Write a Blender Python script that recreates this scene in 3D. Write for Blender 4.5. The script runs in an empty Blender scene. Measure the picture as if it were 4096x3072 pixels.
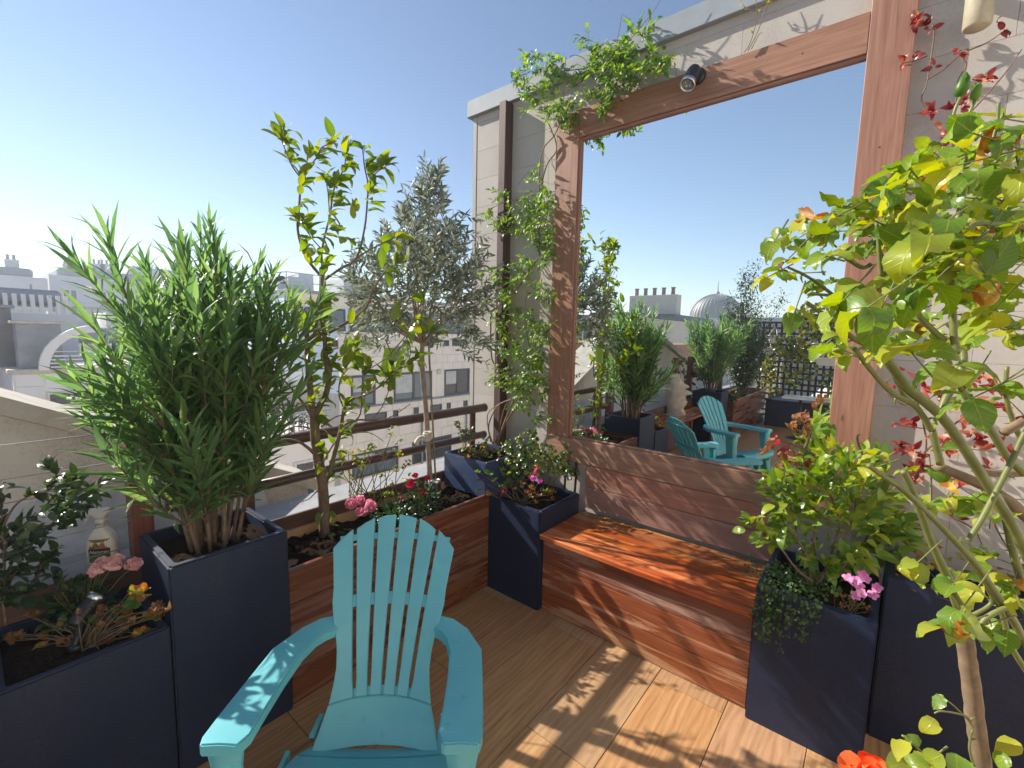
import bpy, bmesh, math, random
import numpy as np
from mathutils import Vector, Matrix, Euler
random.seed(7); np.random.seed(7)
S = bpy.context.scene
COL = S.collection
V = Vector
# ------------------------------------------------------------------ camera
CAM = V((1.890, -2.529, 1.593))
R_, U_, F_ = V((0.77413, 0.63257, 0.02373)), V((-0.08838, 0.07084, 0.99356)), V((-0.62682, 0.77125, -0.11074))
U_ = (R_.cross(F_)); U_.normalize(); R_ = F_.cross(U_); R_.normalize(); F_.normalize()
FPX = 1805.0
cd = bpy.data.cameras.new('camera'); co = bpy.data.objects.new('camera', cd); COL.objects.link(co)
m3 = Matrix((R_, U_, -F_)).transposed()
co.matrix_world = Matrix.Translation(CAM) @ m3.to_4x4()
cd.sensor_width = 36.0; cd.lens = 36.0 * FPX / 4096.0
cd.clip_start = 0.05; cd.clip_end = 900
S.camera = co
# ------------------------------------------------------------------ sky, sun, exposure
SUN_TO = V((-1.0, -0.30, 0.71)).normalized()
w = bpy.data.worlds.new('World'); S.world = w; w.use_nodes = True
nt = w.node_tree; nt.nodes.clear()
sky = nt.nodes.new('ShaderNodeTexSky'); sky.sky_type = 'NISHITA'; sky.sun_disc = False
sky.sun_elevation = math.asin(SUN_TO.z); sky.sun_rotation = math.atan2(SUN_TO.x, SUN_TO.y)
sky.altitude = 900; sky.air_density = 1.0; sky.dust_density = 0.0; sky.ozone_density = 1.2
bg = nt.nodes.new('ShaderNodeBackground'); bg.inputs['Strength'].default_value = 0.062
ow = nt.nodes.new('ShaderNodeOutputWorld')
nt.links.new(sky.outputs[0], bg.inputs['Color']); nt.links.new(bg.outputs[0], ow.inputs[0])
sl = bpy.data.lights.new('sun', 'SUN'); sl.energy = 3.5; sl.angle = math.radians(0.55); sl.color = (1.0, 0.93, 0.82)
so = bpy.data.objects.new('sun', sl); COL.objects.link(so)
so.rotation_euler = (-SUN_TO).to_track_quat('-Z', 'Y').to_euler(); so.location = (-20, -8, 25)
S.view_settings.view_transform = 'Standard'; S.view_settings.look = 'None'
S.view_settings.exposure = 1.45; S.view_settings.gamma = 1.0; S.view_settings.use_curve_mapping = False
S.render.engine = 'CYCLES'
S.cycles.max_bounces = 10; S.cycles.transparent_max_bounces = 8

# ------------------------------------------------------------------ helpers
def ray(u, v): return R_ * ((u - 2048) / FPX) - U_ * ((v - 1536) / FPX) + F_
def at(u, v, **k):
    (a, val), = k.items(); i = 'XYZ'.index(a); r = ray(u, v); return CAM + r * ((val - CAM[i]) / r[i])
FH = V((F_.x, F_.y, 0)).normalized(); RH = V((-FH.y, FH.x, 0)) * -1
def tr(u, v, base, off=0.0):
    """point seen at (u,v) on the upright plane through base that faces the viewer, pushed off along it"""
    r = ray(u, v); t = ((V(base) - CAM).dot(FH) + off) / r.dot(FH); return CAM + r * t

def tag(o, label=None, cat=None, group=None, kind=None):
    if label: o['label'] = label
    if cat: o['category'] = cat
    if group: o['group'] = group
    if kind: o['kind'] = kind
    return o
def empty(name, loc, label, cat, group=None, rz=0.0):
    o = bpy.data.objects.new(name, None); o.empty_display_size = 0.05; COL.objects.link(o)
    o.location = loc; o.rotation_euler = (0, 0, rz); return tag(o, label, cat, group)
def link(name, me, parent=None, mat=None, M=None):
    if mat is not None and len(me.materials) == 0: me.materials.append(mat)
    o = bpy.data.objects.new(name, me); COL.objects.link(o)
    if parent: o.parent = parent
    if M is not None: o.matrix_basis = M
    return o
def wm(o):
    if o is None: return Matrix.Identity(4)
    return wm(o.parent) @ (Matrix.LocRotScale(o.location, o.rotation_euler, o.scale))
def mesh(name, vs, fs, mat=None, smooth=False, uvs=None):
    me = bpy.data.meshes.new(name); me.from_pydata([tuple(v) for v in vs], [], fs)
    if smooth: me.shade_smooth()
    if uvs is not None:
        l = me.uv_layers.new(name='UVMap'); idx = np.empty(len(me.loops), int); me.loops.foreach_get('vertex_index', idx)
        l.data.foreach_set('uv', np.asarray(uvs, np.float32)[idx].ravel())
    if mat is not None:
        for mm in (mat if isinstance(mat, (list, tuple)) else [mat]): me.materials.append(mm)
    me.update(); return me
_bx = {}
def boxmesh(sx, sy, sz, bev=0.002, mat=None):
    key = (round(sx, 4), round(sy, 4), round(sz, 4), bev, mat.name if mat else '')
    if key in _bx: return _bx[key]
    bm = bmesh.new(); bmesh.ops.create_cube(bm, size=1.0); bmesh.ops.scale(bm, vec=(sx, sy, sz), verts=bm.verts)
    if bev: bmesh.ops.bevel(bm, geom=bm.edges[:], offset=bev, segments=1, affect='EDGES')
    me = bpy.data.meshes.new('box'); bm.to_mesh(me); bm.free()
    if mat: me.materials.append(mat)
    _bx[key] = me; return me
def box(name, lo, hi, mat, parent=None, bev=0.002, along=None):
    """a box between two corners; origin at its centre; along: local X follows that world axis (for wood grain)"""
    lo, hi = V(lo), V(hi); c = (lo + hi) / 2; s = hi - lo
    poff = V((0, 0, 0))
    if along == 'Y': me = boxmesh(s.y, s.x, s.z, bev, mat); M = Matrix.Rotation(math.pi / 2, 4, 'Z')
    elif along == 'Z': me = boxmesh(s.z, s.y, s.x, bev, mat); M = Matrix.Rotation(-math.pi / 2, 4, 'Y')
    else: me = boxmesh(s.x, s.y, s.z, bev, mat); M = Matrix.Identity(4)
    return link(name, me, parent, None, wm(parent).inverted() @ Matrix.Translation(c) @ M)

class Buf:
    def __init__(s): s.v = []; s.f = []; s.uv = []
    def add(s, vs, fs, uv=None):
        o = len(s.v); s.v += [tuple(p) for p in vs]; s.f += [tuple(i + o for i in f) for f in fs]
        s.uv += list(uv) if uv is not None else [(0, 0)] * len(vs)
    def box(s, lo, hi):
        x0, y0, z0 = lo; x1, y1, z1 = hi
        s.add([(x0, y0, z0), (x1, y0, z0), (x1, y1, z0), (x0, y1, z0), (x0, y0, z1), (x1, y0, z1), (x1, y1, z1), (x0, y1, z1)],
              [(3, 2, 1, 0), (4, 5, 6, 7), (0, 1, 5, 4), (1, 2, 6, 5), (2, 3, 7, 6), (3, 0, 4, 7)])
    def tube(s, pts, rad, n=6, res=4, cap=True, wob=0.0):
        P = [V(p) for p in pts]
        if np.isscalar(rad): rad = [rad] * len(P)
        Q, rr = [], []
        for i in range(len(P) - 1):
            p0 = P[max(i - 1, 0)]; p1 = P[i]; p2 = P[i + 1]; p3 = P[min(i + 2, len(P) - 1)]
            for k in range(res):
                t = k / res
                Q.append(0.5 * ((2 * p1) + (p2 - p0) * t + (2 * p0 - 5 * p1 + 4 * p2 - p3) * t * t + (3 * p1 - p0 - 3 * p2 + p3) * t ** 3))
                rr.append(rad[i] * (1 - t) + rad[i + 1] * t)
        Q.append(P[-1]); rr.append(rad[-1])
        d0 = (Q[1] - Q[0]).normalized(); x = d0.orthogonal().normalized()
        vs, fs, L = [], [], 0
        for i, q in enumerate(Q):
            d = (Q[min(i + 1, len(Q) - 1)] - Q[max(i - 1, 0)])
            if d.length < 1e-9: d = d0
            d = d.normalized(); x = (x - d * x.dot(d)); x = x.normalized() if x.length > 1e-6 else d.orthogonal().normalized(); y = d.cross(x)
            for k in range(n):
                a = 2 * math.pi * k / n; r = rr[i] * (1 + (random.uniform(-wob, wob) if wob else 0)); vs.append(q + (x * math.cos(a) + y * math.sin(a)) * r)
        for i in range(len(Q) - 1):
            for k in range(n):
                a, b = i * n + k, i * n + (k + 1) % n; fs.append((a, b, b + n, a + n))
        if cap: fs.append(tuple(range(n))[::-1]); fs.append(tuple(range((len(Q) - 1) * n, len(Q) * n)))
        s.add(vs, fs); return Q
    def lathe(s, prof, c=(0, 0, 0), n=16, M=None):
        vs, fs = [], []
        for r, z in prof:
            for k in range(n):
                a = 2 * math.pi * k / n; p = V((r * math.cos(a), r * math.sin(a), z)); p = (M @ p) if M is not None else p
                vs.append(p + V(c))
        for i in range(len(prof) - 1):
            for k in range(n):
                a, b = i * n + k, i * n + (k + 1) % n; fs.append((a, b, b + n, a + n))
        s.add(vs, fs)
    def build(s, name, mat, parent=None, smooth=False, uv=False, base=None):
        a = np.array(s.v, float); c = V((a.min(0) + a.max(0)) / 2) if len(a) else V((0, 0, 0))
        if base: c = V(base)
        return link(name, mesh(name, a - np.array(c), s.f, mat, smooth, s.uv if uv else None), parent, None, wm(parent).inverted() @ Matrix.Translation(c))

# ------------------------------------------------------------------ materials
def mk(name):
    m = bpy.data.materials.new(name); m.use_nodes = True; t = m.node_tree; b = t.nodes['Principled BSDF']; return m, t, b
def N(t, typ, **k):
    n = t.nodes.new(typ)
    for a, v in k.items():
        if a.startswith('i_'): n.inputs[a[2:].replace('_', ' ')].default_value = v
        else: setattr(n, a, v)
    return n
def L(t, a, b): t.links.new(a, b)
def ramp(t, stops):
    r = t.nodes.new('ShaderNodeValToRGB'); e = r.color_ramp.elements
    while len(e) < len(stops): e.new(0.5)
    for x, (p, c) in zip(e, stops): x.position = p; x.color = (*c, 1)
    return r
def mapped(t, scale, rnd=True, coord='Object'):
    tc = N(t, 'ShaderNodeTexCoord'); out = tc.outputs[coord]
    if rnd:
        oi = N(t, 'ShaderNodeObjectInfo'); mu = N(t, 'ShaderNodeMath', operation='MULTIPLY'); mu.inputs[1].default_value = 57.3
        L(t, oi.outputs['Random'], mu.inputs[0]); ad = N(t, 'ShaderNodeVectorMath', operation='ADD'); L(t, out, ad.inputs[0]); L(t, mu.outputs[0], ad.inputs[1]); out = ad.outputs[0]
    ma = N(t, 'ShaderNodeMapping'); ma.inputs['Scale'].default_value = scale; L(t, out, ma.inputs['Vector']); return ma.outputs[0]
def noise(t, vec, scale, detail=5, rough=0.6, dist=0.0):
    n = N(t, 'ShaderNodeTexNoise'); n.inputs['Scale'].default_value = scale; n.inputs['Detail'].default_value = detail
    n.inputs['Roughness'].default_value = rough; n.inputs['Distortion'].default_value = dist; L(t, vec, n.inputs['Vector']); return n
def bump(t, b, h, dist=0.002, strength=0.5):
    n = N(t, 'ShaderNodeBump'); n.inputs['Distance'].default_value = dist; n.inputs['Strength'].default_value = strength; L(t, h, n.inputs['Height']); L(t, n.outputs[0], b.inputs['Normal']); return n
def hsv_var(t, col, val=0.25, hue=0.02, sat=0.2):
    oi = N(t, 'ShaderNodeObjectInfo'); h = N(t, 'ShaderNodeHueSaturation'); L(t, col, h.inputs['Color'])
    for sock, amt, base, k in (('Value', val, 1.0, 1.0), ('Hue', hue, 0.5, 7.31), ('Saturation', sat, 1.0, 3.77)):
        mu = N(t, 'ShaderNodeMath', operation='MULTIPLY'); mu.inputs[1].default_value = k; L(t, oi.outputs['Random'], mu.inputs[0])
        fr = N(t, 'ShaderNodeMath', operation='FRACT'); L(t, mu.outputs[0], fr.inputs[0])
        mr = N(t, 'ShaderNodeMapRange'); mr.inputs[3].default_value = base - amt; mr.inputs[4].default_value = base + amt
        L(t, fr.outputs[0], mr.inputs[0]); L(t, mr.outputs[0], h.inputs[sock])
    return h.outputs[0]
def plain(name, col, rough=0.6, metal=0.0, var=0.15, nscale=8, bmp=0.0, bscale=60, rnd=0.0, spec=0.5):
    m, t, b = mk(name); v = mapped(t, (1, 1, 1)); n = noise(t, v, nscale, 6)
    r = ramp(t, [(0.25, tuple(c * (1 - var) for c in col)), (0.75, tuple(min(1, c * (1 + var)) for c in col))]); L(t, n.outputs[0], r.inputs[0])
    out = r.outputs[0]
    if rnd: out = hsv_var(t, out, rnd, 0.01, rnd)
    L(t, out, b.inputs['Base Color']); b.inputs['Roughness'].default_value = rough; b.inputs['Metallic'].default_value = metal
    b.inputs['Specular IOR Level'].default_value = spec
    if bmp: bump(t, b, noise(t, v, bscale, 4).outputs[0], 0.002, bmp)
    return m
def wood(name, c0, c1, c2, rough=0.5, stain=0.0, stain_col=(0.1, 0.03, 0.012), fine=1.0, val=0.22):
    m, t, b = mk(name); v = mapped(t, (1.3, 22, 22)); g = noise(t, v, 2.2, 8, 0.62, 1.2)
    v2 = mapped(t, (3, 160 * fine, 160 * fine)); f = noise(t, v2, 1.0, 4, 0.6)
    mx = N(t, 'ShaderNodeMath', operation='MULTIPLY_ADD'); mx.inputs[1].default_value = 0.35; L(t, f.outputs[0], mx.inputs[0]); 
    sc = N(t, 'ShaderNodeMath', operation='MULTIPLY'); sc.inputs[1].default_value = 0.75; L(t, g.outputs[0], sc.inputs[0]); L(t, sc.outputs[0], mx.inputs[2])
    r = ramp(t, [(0.34, c0), (0.52, c1), (0.70, c2)]); L(t, mx.outputs[0], r.inputs[0])
    col = hsv_var(t, r.outputs[0], val, 0.012, 0.15)
    b.inputs['Roughness'].default_value = rough
    if stain:
        v3 = mapped(t, (0.8, 9, 9)); n3 = noise(t, v3, 1.5, 6, 0.65, 0.6); r3 = ramp(t, [(0.5 - 0.12 * stain, (0, 0, 0)), (0.56 - 0.1 * stain, (1, 1, 1))]); L(t, n3.outputs[0], r3.inputs[0])
        mi = N(t, 'ShaderNodeMix', data_type='RGBA', blend_type='MULTIPLY'); mi.inputs[7].default_value = (*stain_col, 1); L(t, r3.outputs[0], mi.inputs[0]); L(t, col, mi.inputs[6]); col = mi.outputs[2]
        mr = N(t, 'ShaderNodeMapRange'); mr.inputs[3].default_value = rough; mr.inputs[4].default_value = max(0.18, rough - 0.25); L(t, r3.outputs[0], mr.inputs[0]); L(t, mr.outputs[0], b.inputs['Roughness'])
    # knots
    vo = N(t, 'ShaderNodeTexVoronoi'); vo.inputs['Scale'].default_value = 1.0; L(t, mapped(t, (2.2, 6, 6)), vo.inputs['Vector'])
    rk = ramp(t, [(0.0, (1, 1, 1)), (0.05, (0, 0, 0))]); L(t, vo.outputs['Distance'], rk.inputs[0])
    mk_ = N(t, 'ShaderNodeMix', data_type='RGBA'); mk_.inputs[7].default_value = (c0[0] * .35, c0[1] * .35, c0[2] * .35, 1); L(t, rk.outputs[0], mk_.inputs[0]); L(t, col, mk_.inputs[6])
    L(t, mk_.outputs[2], b.inputs['Base Color']); bump(t, b, mx.outputs[0], 0.0015, 0.55); return m
def leafmat(name, c0, c1, c2, rough=0.35, trans=0.35, tcol=None, vein=0.0, edge=None, spots=-0.12):
    m, t, b = mk(name); oi = N(t, 'ShaderNodeObjectInfo'); ge = N(t, 'ShaderNodeNewGeometry')
    ad = N(t, 'ShaderNodeMath', operation='ADD'); L(t, oi.outputs['Random'], ad.inputs[0]); L(t, ge.outputs['Random Per Island'], ad.inputs[1])
    fr = N(t, 'ShaderNodeMath', operation='FRACT'); L(t, ad.outputs[0], fr.inputs[0])
    r = ramp(t, [(0.0, c0), (0.5, c1), (0.92, c2)]); L(t, fr.outputs[0], r.inputs[0]); col = r.outputs[0]
    uv = N(t, 'ShaderNodeUVMap'); sp = N(t, 'ShaderNodeSeparateXYZ'); L(t, uv.outputs[0], sp.inputs[0])
    if edge or spots:
        # dry brown margins and blotches on some leaves
        nz = noise(t, mapped(t, (1, 1, 1), True), 38, 4); ab = N(t, 'ShaderNodeMath', operation='SUBTRACT'); ab.inputs[1].default_value = 0.5; L(t, sp.outputs[0], ab.inputs[0])
        a2 = N(t, 'ShaderNodeMath', operation='ABSOLUTE'); L(t, ab.outputs[0], a2.inputs[0])
        mu = N(t, 'ShaderNodeMath', operation='MULTIPLY_ADD'); mu.inputs[1].default_value = 0.9; L(t, a2.outputs[0], mu.inputs[0]); L(t, nz.outputs[0], mu.inputs[2])
        m2 = N(t, 'ShaderNodeMath', operation='MULTIPLY_ADD'); m2.inputs[1].default_value = 0.22; L(t, fr.outputs[0], m2.inputs[0]); L(t, mu.outputs[0], m2.inputs[2])
        re = ramp(t, [(0.98 - spots * .2, (0, 0, 0)), (1.08 - spots * .2, (1, 1, 1))]); L(t, m2.outputs[0], re.inputs[0])
        mx = N(t, 'ShaderNodeMix', data_type='RGBA'); mx.inputs[7].default_value = (*(edge or (0.2, 0.09, 0.02)), 1); L(t, re.outputs[0], mx.inputs[0]); L(t, col, mx.inputs[6]); col = mx.outputs[2]
    if vein:
        a = N(t, 'ShaderNodeMath', operation='SUBTRACT'); a.inputs[1].default_value = 0.5; L(t, sp.outputs[0], a.inputs[0]); c = N(t, 'ShaderNodeMath', operation='ABSOLUTE'); L(t, a.outputs[0], c.inputs[0])
        # side veins: v - 0.6|u| stripes
        d = N(t, 'ShaderNodeMath', operation='MULTIPLY_ADD'); d.inputs[1].default_value = -0.7; L(t, c.outputs[0], d.inputs[0]); L(t, sp.outputs[1], d.inputs[2])
        e = N(t, 'ShaderNodeMath', operation='MULTIPLY'); e.inputs[1].default_value = 44.0; L(t, d.outputs[0], e.inputs[0]); s = N(t, 'ShaderNodeMath', operation='SINE'); L(t, e.outputs[0], s.inputs[0])
        rs = ramp(t, [(0.86, (0, 0, 0)), (1.0, (.6, .6, .6))]); L(t, s.outputs[0], rs.inputs[0]); rm = ramp(t, [(0.0, (1, 1, 1)), (0.035, (0, 0, 0))]); L(t, c.outputs[0], rm.inputs[0])
        mxv = N(t, 'ShaderNodeMath', operation='MAXIMUM'); L(t, rs.outputs[0], mxv.inputs[0]); L(t, rm.outputs[0], mxv.inputs[1])
        sc = N(t, 'ShaderNodeMath', operation='MULTIPLY'); sc.inputs[1].default_value = vein; L(t, mxv.outputs[0], sc.inputs[0])
        mi = N(t, 'ShaderNodeMix', data_type='RGBA'); mi.inputs[7].default_value = (min(1, c2[0] * 1.5), min(1, c2[1] * 1.4), c2[2] * 1.6, 1); L(t, sc.outputs[0], mi.inputs[0]); L(t, col, mi.inputs[6]); col = mi.outputs[2]
        bump(t, b, mxv.outputs[0], 0.0008, 0.5)
    L(t, col, b.inputs['Base Color']); b.inputs['Roughness'].default_value = rough; b.inputs['Specular IOR Level'].default_value = 0.45
    tl = N(t, 'ShaderNodeBsdfTranslucent'); hs = N(t, 'ShaderNodeHueSaturation'); hs.inputs['Hue'].default_value = 0.485; hs.inputs['Saturation'].default_value = 1.15; hs.inputs['Value'].default_value = 1.9
    L(t, col, hs.inputs['Color']); L(t, hs.outputs[0], tl.inputs['Color'])
    ms = N(t, 'ShaderNodeMixShader'); ms.inputs[0].default_value = trans; out = t.nodes['Material Output']
    L(t, b.outputs[0], ms.inputs[1]); L(t, tl.outputs[0], ms.inputs[2]); L(t, ms.outputs[0], out.inputs['Surface']); return m

M = {}
M['frame_wood'] = wood('weathered_hardwood', (0.20, 0.096, 0.064), (0.30, 0.155, 0.108), (0.37, 0.210, 0.155), 0.55, val=0.10)
M['bench_wood'] = wood('oiled_hardwood', (0.22, 0.095, 0.060), (0.38, 0.200, 0.130), (0.50, 0.300, 0.210), 0.42, stain=0.5, stain_col=(0.58, 0.33, 0.24))
M['seat_wood'] = wood('wet_oiled_hardwood', (0.22, 0.060, 0.020), (0.45, 0.165, 0.056), (0.58, 0.290, 0.130), 0.32, stain=0.5, stain_col=(0.70, 0.46, 0.36))
M['planter_wood'] = wood('planter_hardwood', (0.085, 0.036, 0.024), (0.155, 0.070, 0.045), (0.22, 0.108, 0.075), 0.45, stain=0.3, stain_col=(0.7, 0.5, 0.42))
M['pale_wood'] = plain('raw_timber_edge', (0.52, 0.31, 0.17), 0.6, nscale=20)
M['bar_wood'] = wood('dark_stained_timber', (0.045, 0.022, 0.018), (0.080, 0.042, 0.035), (0.12, 0.07, 0.058), 0.6)
M['rail_paint'] = plain('brown_rail_paint', (0.075, 0.036, 0.030), 0.42, var=0.3, nscale=14, bmp=0.2)
M['post_wood'] = wood('red_post_timber', (0.10, 0.024, 0.012), (0.19, 0.052, 0.024), (0.26, 0.085, 0.04), 0.5)
M['navy'] = plain('navy_resin', (0.007, 0.016, 0.047), 0.50, var=0.55, nscale=330, bmp=0.35, bscale=420)
M['blue'] = plain('royal_blue_resin', (0.026, 0.046, 0.115), 0.42, var=0.14, nscale=3, bmp=0.3, bscale=420)
M['soil'] = plain('potting_soil', (0.024, 0.017, 0.013), 0.95, var=0.7, nscale=70, bmp=0.6, bscale=160, spec=0.0)
M['panel'] = plain('stone_cladding', (0.45, 0.41, 0.37), 0.8, var=0.06, nscale=5, bmp=0.25, bscale=160, rnd=0.035)
M['joint'] = plain('cladding_joint', (0.50, 0.45, 0.40), 0.9)
M['zinc'] = plain('zinc_flashing', (0.25, 0.28, 0.31), 0.65, metal=0.0, var=0.16, nscale=5)
M['ledge'] = plain('zinc_ledge', (0.32, 0.32, 0.33), 0.55, var=0.2, nscale=6, bmp=0.2, bscale=30)
M['render'] = plain('cream_render', (0.62, 0.58, 0.51), 0.9, var=0.14, nscale=4, bmp=0.4, bscale=60)
M['cope'] = plain('weathered_coping', (0.52, 0.47, 0.40), 0.9, var=0.25, nscale=7, bmp=0.5, bscale=50)
M['black'] = plain('black_metal', (0.016, 0.017, 0.020), 0.38, var=0.2)
M['chrome'] = plain('brushed_steel', (0.62, 0.62, 0.62), 0.28, metal=1.0, var=0.05)
M['wire'] = plain('steel_wire', (0.30, 0.30, 0.30), 0.4, metal=0.8)
M['white_plastic'] = plain('white_plastic', (0.74, 0.70, 0.62), 0.4, var=0.04)
M['bark'] = plain('grey_brown_bark', (0.155, 0.105, 0.072), 0.9, var=0.45, nscale=30, bmp=0.9, bscale=90)
M['olive_bark'] = plain('olive_bark', (0.25, 0.195, 0.15), 0.9, var=0.35, nscale=30, bmp=0.9, bscale=80)
M['twig'] = plain('pale_twig', (0.20, 0.14, 0.085), 0.85, var=0.35, nscale=40)
M['green_stem'] = plain('green_stem', (0.145, 0.160, 0.042), 0.5, var=0.3, nscale=25, bmp=0.3, bscale=60)
M['red_stem'] = plain('reddish_stem', (0.16, 0.085, 0.055), 0.6, var=0.4, nscale=30)
M['tile'] = None
def tilemat():
    m, t, b = mk('wood_look_tile'); v = mapped(t, (0.9, 11, 11)); g = noise(t, v, 2.0, 8, 0.62, 1.8); v2 = mapped(t, (2.0, 150, 150)); f = noise(t, v2, 1.0, 4)
    wv = N(t, 'ShaderNodeTexWave', wave_type='BANDS', bands_direction='Y'); wv.inputs['Scale'].default_value = 9; wv.inputs['Distortion'].default_value = 9; wv.inputs['Detail'].default_value = 3; wv.inputs['Detail Scale'].default_value = 0.8
    L(t, mapped(t, (0.35, 1.3, 1)), wv.inputs['Vector'])
    a = N(t, 'ShaderNodeMath', operation='MULTIPLY_ADD'); a.inputs[1].default_value = 0.26; L(t, f.outputs[0], a.inputs[0]); s = N(t, 'ShaderNodeMath', operation='MULTIPLY'); s.inputs[1].default_value = 0.66; L(t, g.outputs[0], s.inputs[0]); L(t, s.outputs[0], a.inputs[2])
    a2 = N(t, 'ShaderNodeMath', operation='MULTIPLY_ADD'); a2.inputs[1].default_value = 0.10; L(t, wv.outputs['Color'], a2.inputs[0]); L(t, a.outputs[0], a2.inputs[2])
    r = ramp(t, [(0.30, (0.25, 0.122, 0.056)), (0.50, (0.41, 0.225, 0.108)), (0.72, (0.52, 0.315, 0.165))]); L(t, a2.outputs[0], r.inputs[0])
    L(t, hsv_var(t, r.outputs[0], 0.10, 0.006, 0.08), b.inputs['Base Color']); b.inputs['Roughness'].default_value = 0.42; bump(t, b, a2.outputs[0], 0.0012, 0.35); return m
M['tile'] = tilemat()
M['grout'] = plain('dark_grout', (0.10, 0.075, 0.055), 0.9)
def mirrormat():
    m, t, b = mk('mirror_glass'); b.inputs['Base Color'].default_value = (0.86, 0.89, 0.88, 1); b.inputs['Metallic'].default_value = 1.0; b.inputs['Roughness'].default_value = 0.0
    # dried drops and dust specks on the glass
    v = mapped(t, (1, 1, 1), False); vo = N(t, 'ShaderNodeTexVoronoi'); vo.inputs['Scale'].default_value = 70; L(t, v, vo.inputs['Vector']); r = ramp(t, [(.05, (1, 1, 1)), (.09, (0, 0, 0))]); L(t, vo.outputs['Distance'], r.inputs[0])
    n = noise(t, v, 3.0, 5, .6); r2 = ramp(t, [(.50, (0, 0, 0)), (.72, (.45, .45, .45))]); L(t, n.outputs[0], r2.inputs[0]); mu = N(t, 'ShaderNodeMath', operation='MULTIPLY'); L(t, r.outputs[0], mu.inputs[0]); L(t, r2.outputs[0], mu.inputs[1])
    df = N(t, 'ShaderNodeBsdfDiffuse'); df.inputs[0].default_value = (.5, .5, .5, 1); ms = N(t, 'ShaderNodeMixShader'); L(t, mu.outputs[0], ms.inputs[0]); L(t, b.outputs[0], ms.inputs[1]); L(t, df.outputs[0], ms.inputs[2]); L(t, ms.outputs[0], t.nodes['Material Output'].inputs['Surface']); return m
M['mirror'] = mirrormat()
def weathered(m, col, amt=.5, scale=(3, 3, .9)):
    t = m.node_tree; b = t.nodes['Principled BSDF']; src = b.inputs['Base Color'].links[0].from_socket
    n1 = noise(t, mapped(t, scale), 2.2, 8, .7, .8); n2 = noise(t, mapped(t, (1, 1, 1)), 90, 3); mu = N(t, 'ShaderNodeMath', operation='MULTIPLY'); L(t, n1.outputs[0], mu.inputs[0]); L(t, n2.outputs[0], mu.inputs[1])
    r = ramp(t, [(.24, (0, 0, 0)), (.46, (amt, amt, amt))]); L(t, mu.outputs[0], r.inputs[0]); mx = N(t, 'ShaderNodeMix', data_type='RGBA'); mx.inputs[7].default_value = (*col, 1); L(t, r.outputs[0], mx.inputs[0]); L(t, src, mx.inputs[6]); L(t, mx.outputs[2], b.inputs['Base Color'])
weathered(M['navy'], (.06, .06, .065), .28); weathered(M['blue'], (.16, .16, .17), .45); weathered(M['panel'], (.30, .26, .22), .5, (1.5, 1.5, .5)); weathered(M['ledge'], (.16, .15, .14), .6); weathered(M['render'], (.22, .19, .15), .6, (1, 1, .4)); weathered(M['rail_paint'], (.16, .10, .08), .5); weathered(M['tile'], (.20, .15, .10), .35, (2, 2, 2))
def glassmat(name, col, rough=0.06):
    m, t, b = mk(name); b.inputs['Base Color'].default_value = (*col, 1); b.inputs['Roughness'].default_value = rough; b.inputs['Specular IOR Level'].default_value = 0.4; return m
M['pane'] = glassmat('dark_window_glass', (0.03, 0.033, 0.036), .1); M['pane_blue'] = glassmat('bluish_window_glass', (0.10, 0.15, 0.165), .1); M['lens'] = glassmat('lamp_lens', (0.25, 0.25, 0.25))
def turq():
    m, t, b = mk('turquoise_resin'); v = mapped(t, (1, 1, 1), False); n = noise(t, v, 9, 6); r = ramp(t, [(0.3, (0.170, 0.560, 0.640)), (0.7, (0.210, 0.620, 0.690))]); L(t, n.outputs[0], r.inputs[0])
    n2 = noise(t, v, 26, 3, 0.5); r2 = ramp(t, [(0.66, (0, 0, 0)), (0.72, (.35, .35, .35))]); L(t, n2.outputs[0], r2.inputs[0])
    mx = N(t, 'ShaderNodeMix', data_type='RGBA'); mx.inputs[7].default_value = (0.07, 0.36, 0.42, 1); L(t, r2.outputs[0], mx.inputs[0]); L(t, r.outputs[0], mx.inputs[6]); L(t, mx.outputs[2], b.inputs['Base Color'])
    b.inputs['Roughness'].default_value = 0.42; n3 = noise(t, v, 700, 2); bump(t, b, n3.outputs[0], 0.0005, 0.5)
    tl = N(t, 'ShaderNodeBsdfTranslucent'); tl.inputs['Color'].default_value = (0.03, 0.60, 0.58, 1); ms = N(t, 'ShaderNodeMixShader'); ms.inputs[0].default_value = 0.25
    L(t, b.outputs[0], ms.inputs[1]); L(t, tl.outputs[0], ms.inputs[2]); L(t, ms.outputs[0], t.nodes['Material Output'].inputs['Surface']); return m
M['turq'] = turq()
M['lf_oleander'] = leafmat('oleander_leaf', (0.070, 0.145, 0.055), (0.105, 0.200, 0.070), (0.18, 0.29, 0.095), 0.36, 0.48, vein=0.25)
M['lf_lemon'] = leafmat('lemon_leaf', (0.085, 0.155, 0.022), (0.135, 0.215, 0.028), (0.250, 0.290, 0.034), 0.33, 0.42, vein=0.3)
M['lf_olive'] = leafmat('olive_leaf', (0.085, 0.110, 0.068), (0.160, 0.190, 0.130), (0.340, 0.370, 0.290), 0.42, 0.20)
M['lf_jasmine'] = leafmat('jasmine_leaf', (0.060, 0.145, 0.025), (0.115, 0.225, 0.035), (0.240, 0.330, 0.050), 0.40, 0.40)
M['lf_rose'] = leafmat('rose_leaf', (0.095, 0.185, 0.028), (0.165, 0.265, 0.034), (0.350, 0.365, 0.045), 0.30, 0.40, vein=0.30, edge=(0.34, 0.15, 0.03), spots=-0.12)
M['lf_camellia'] = leafmat('camellia_leaf', (0.075, 0.155, 0.022), (0.135, 0.235, 0.028), (0.270, 0.330, 0.032), 0.22, 0.32, vein=0.25)
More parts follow.
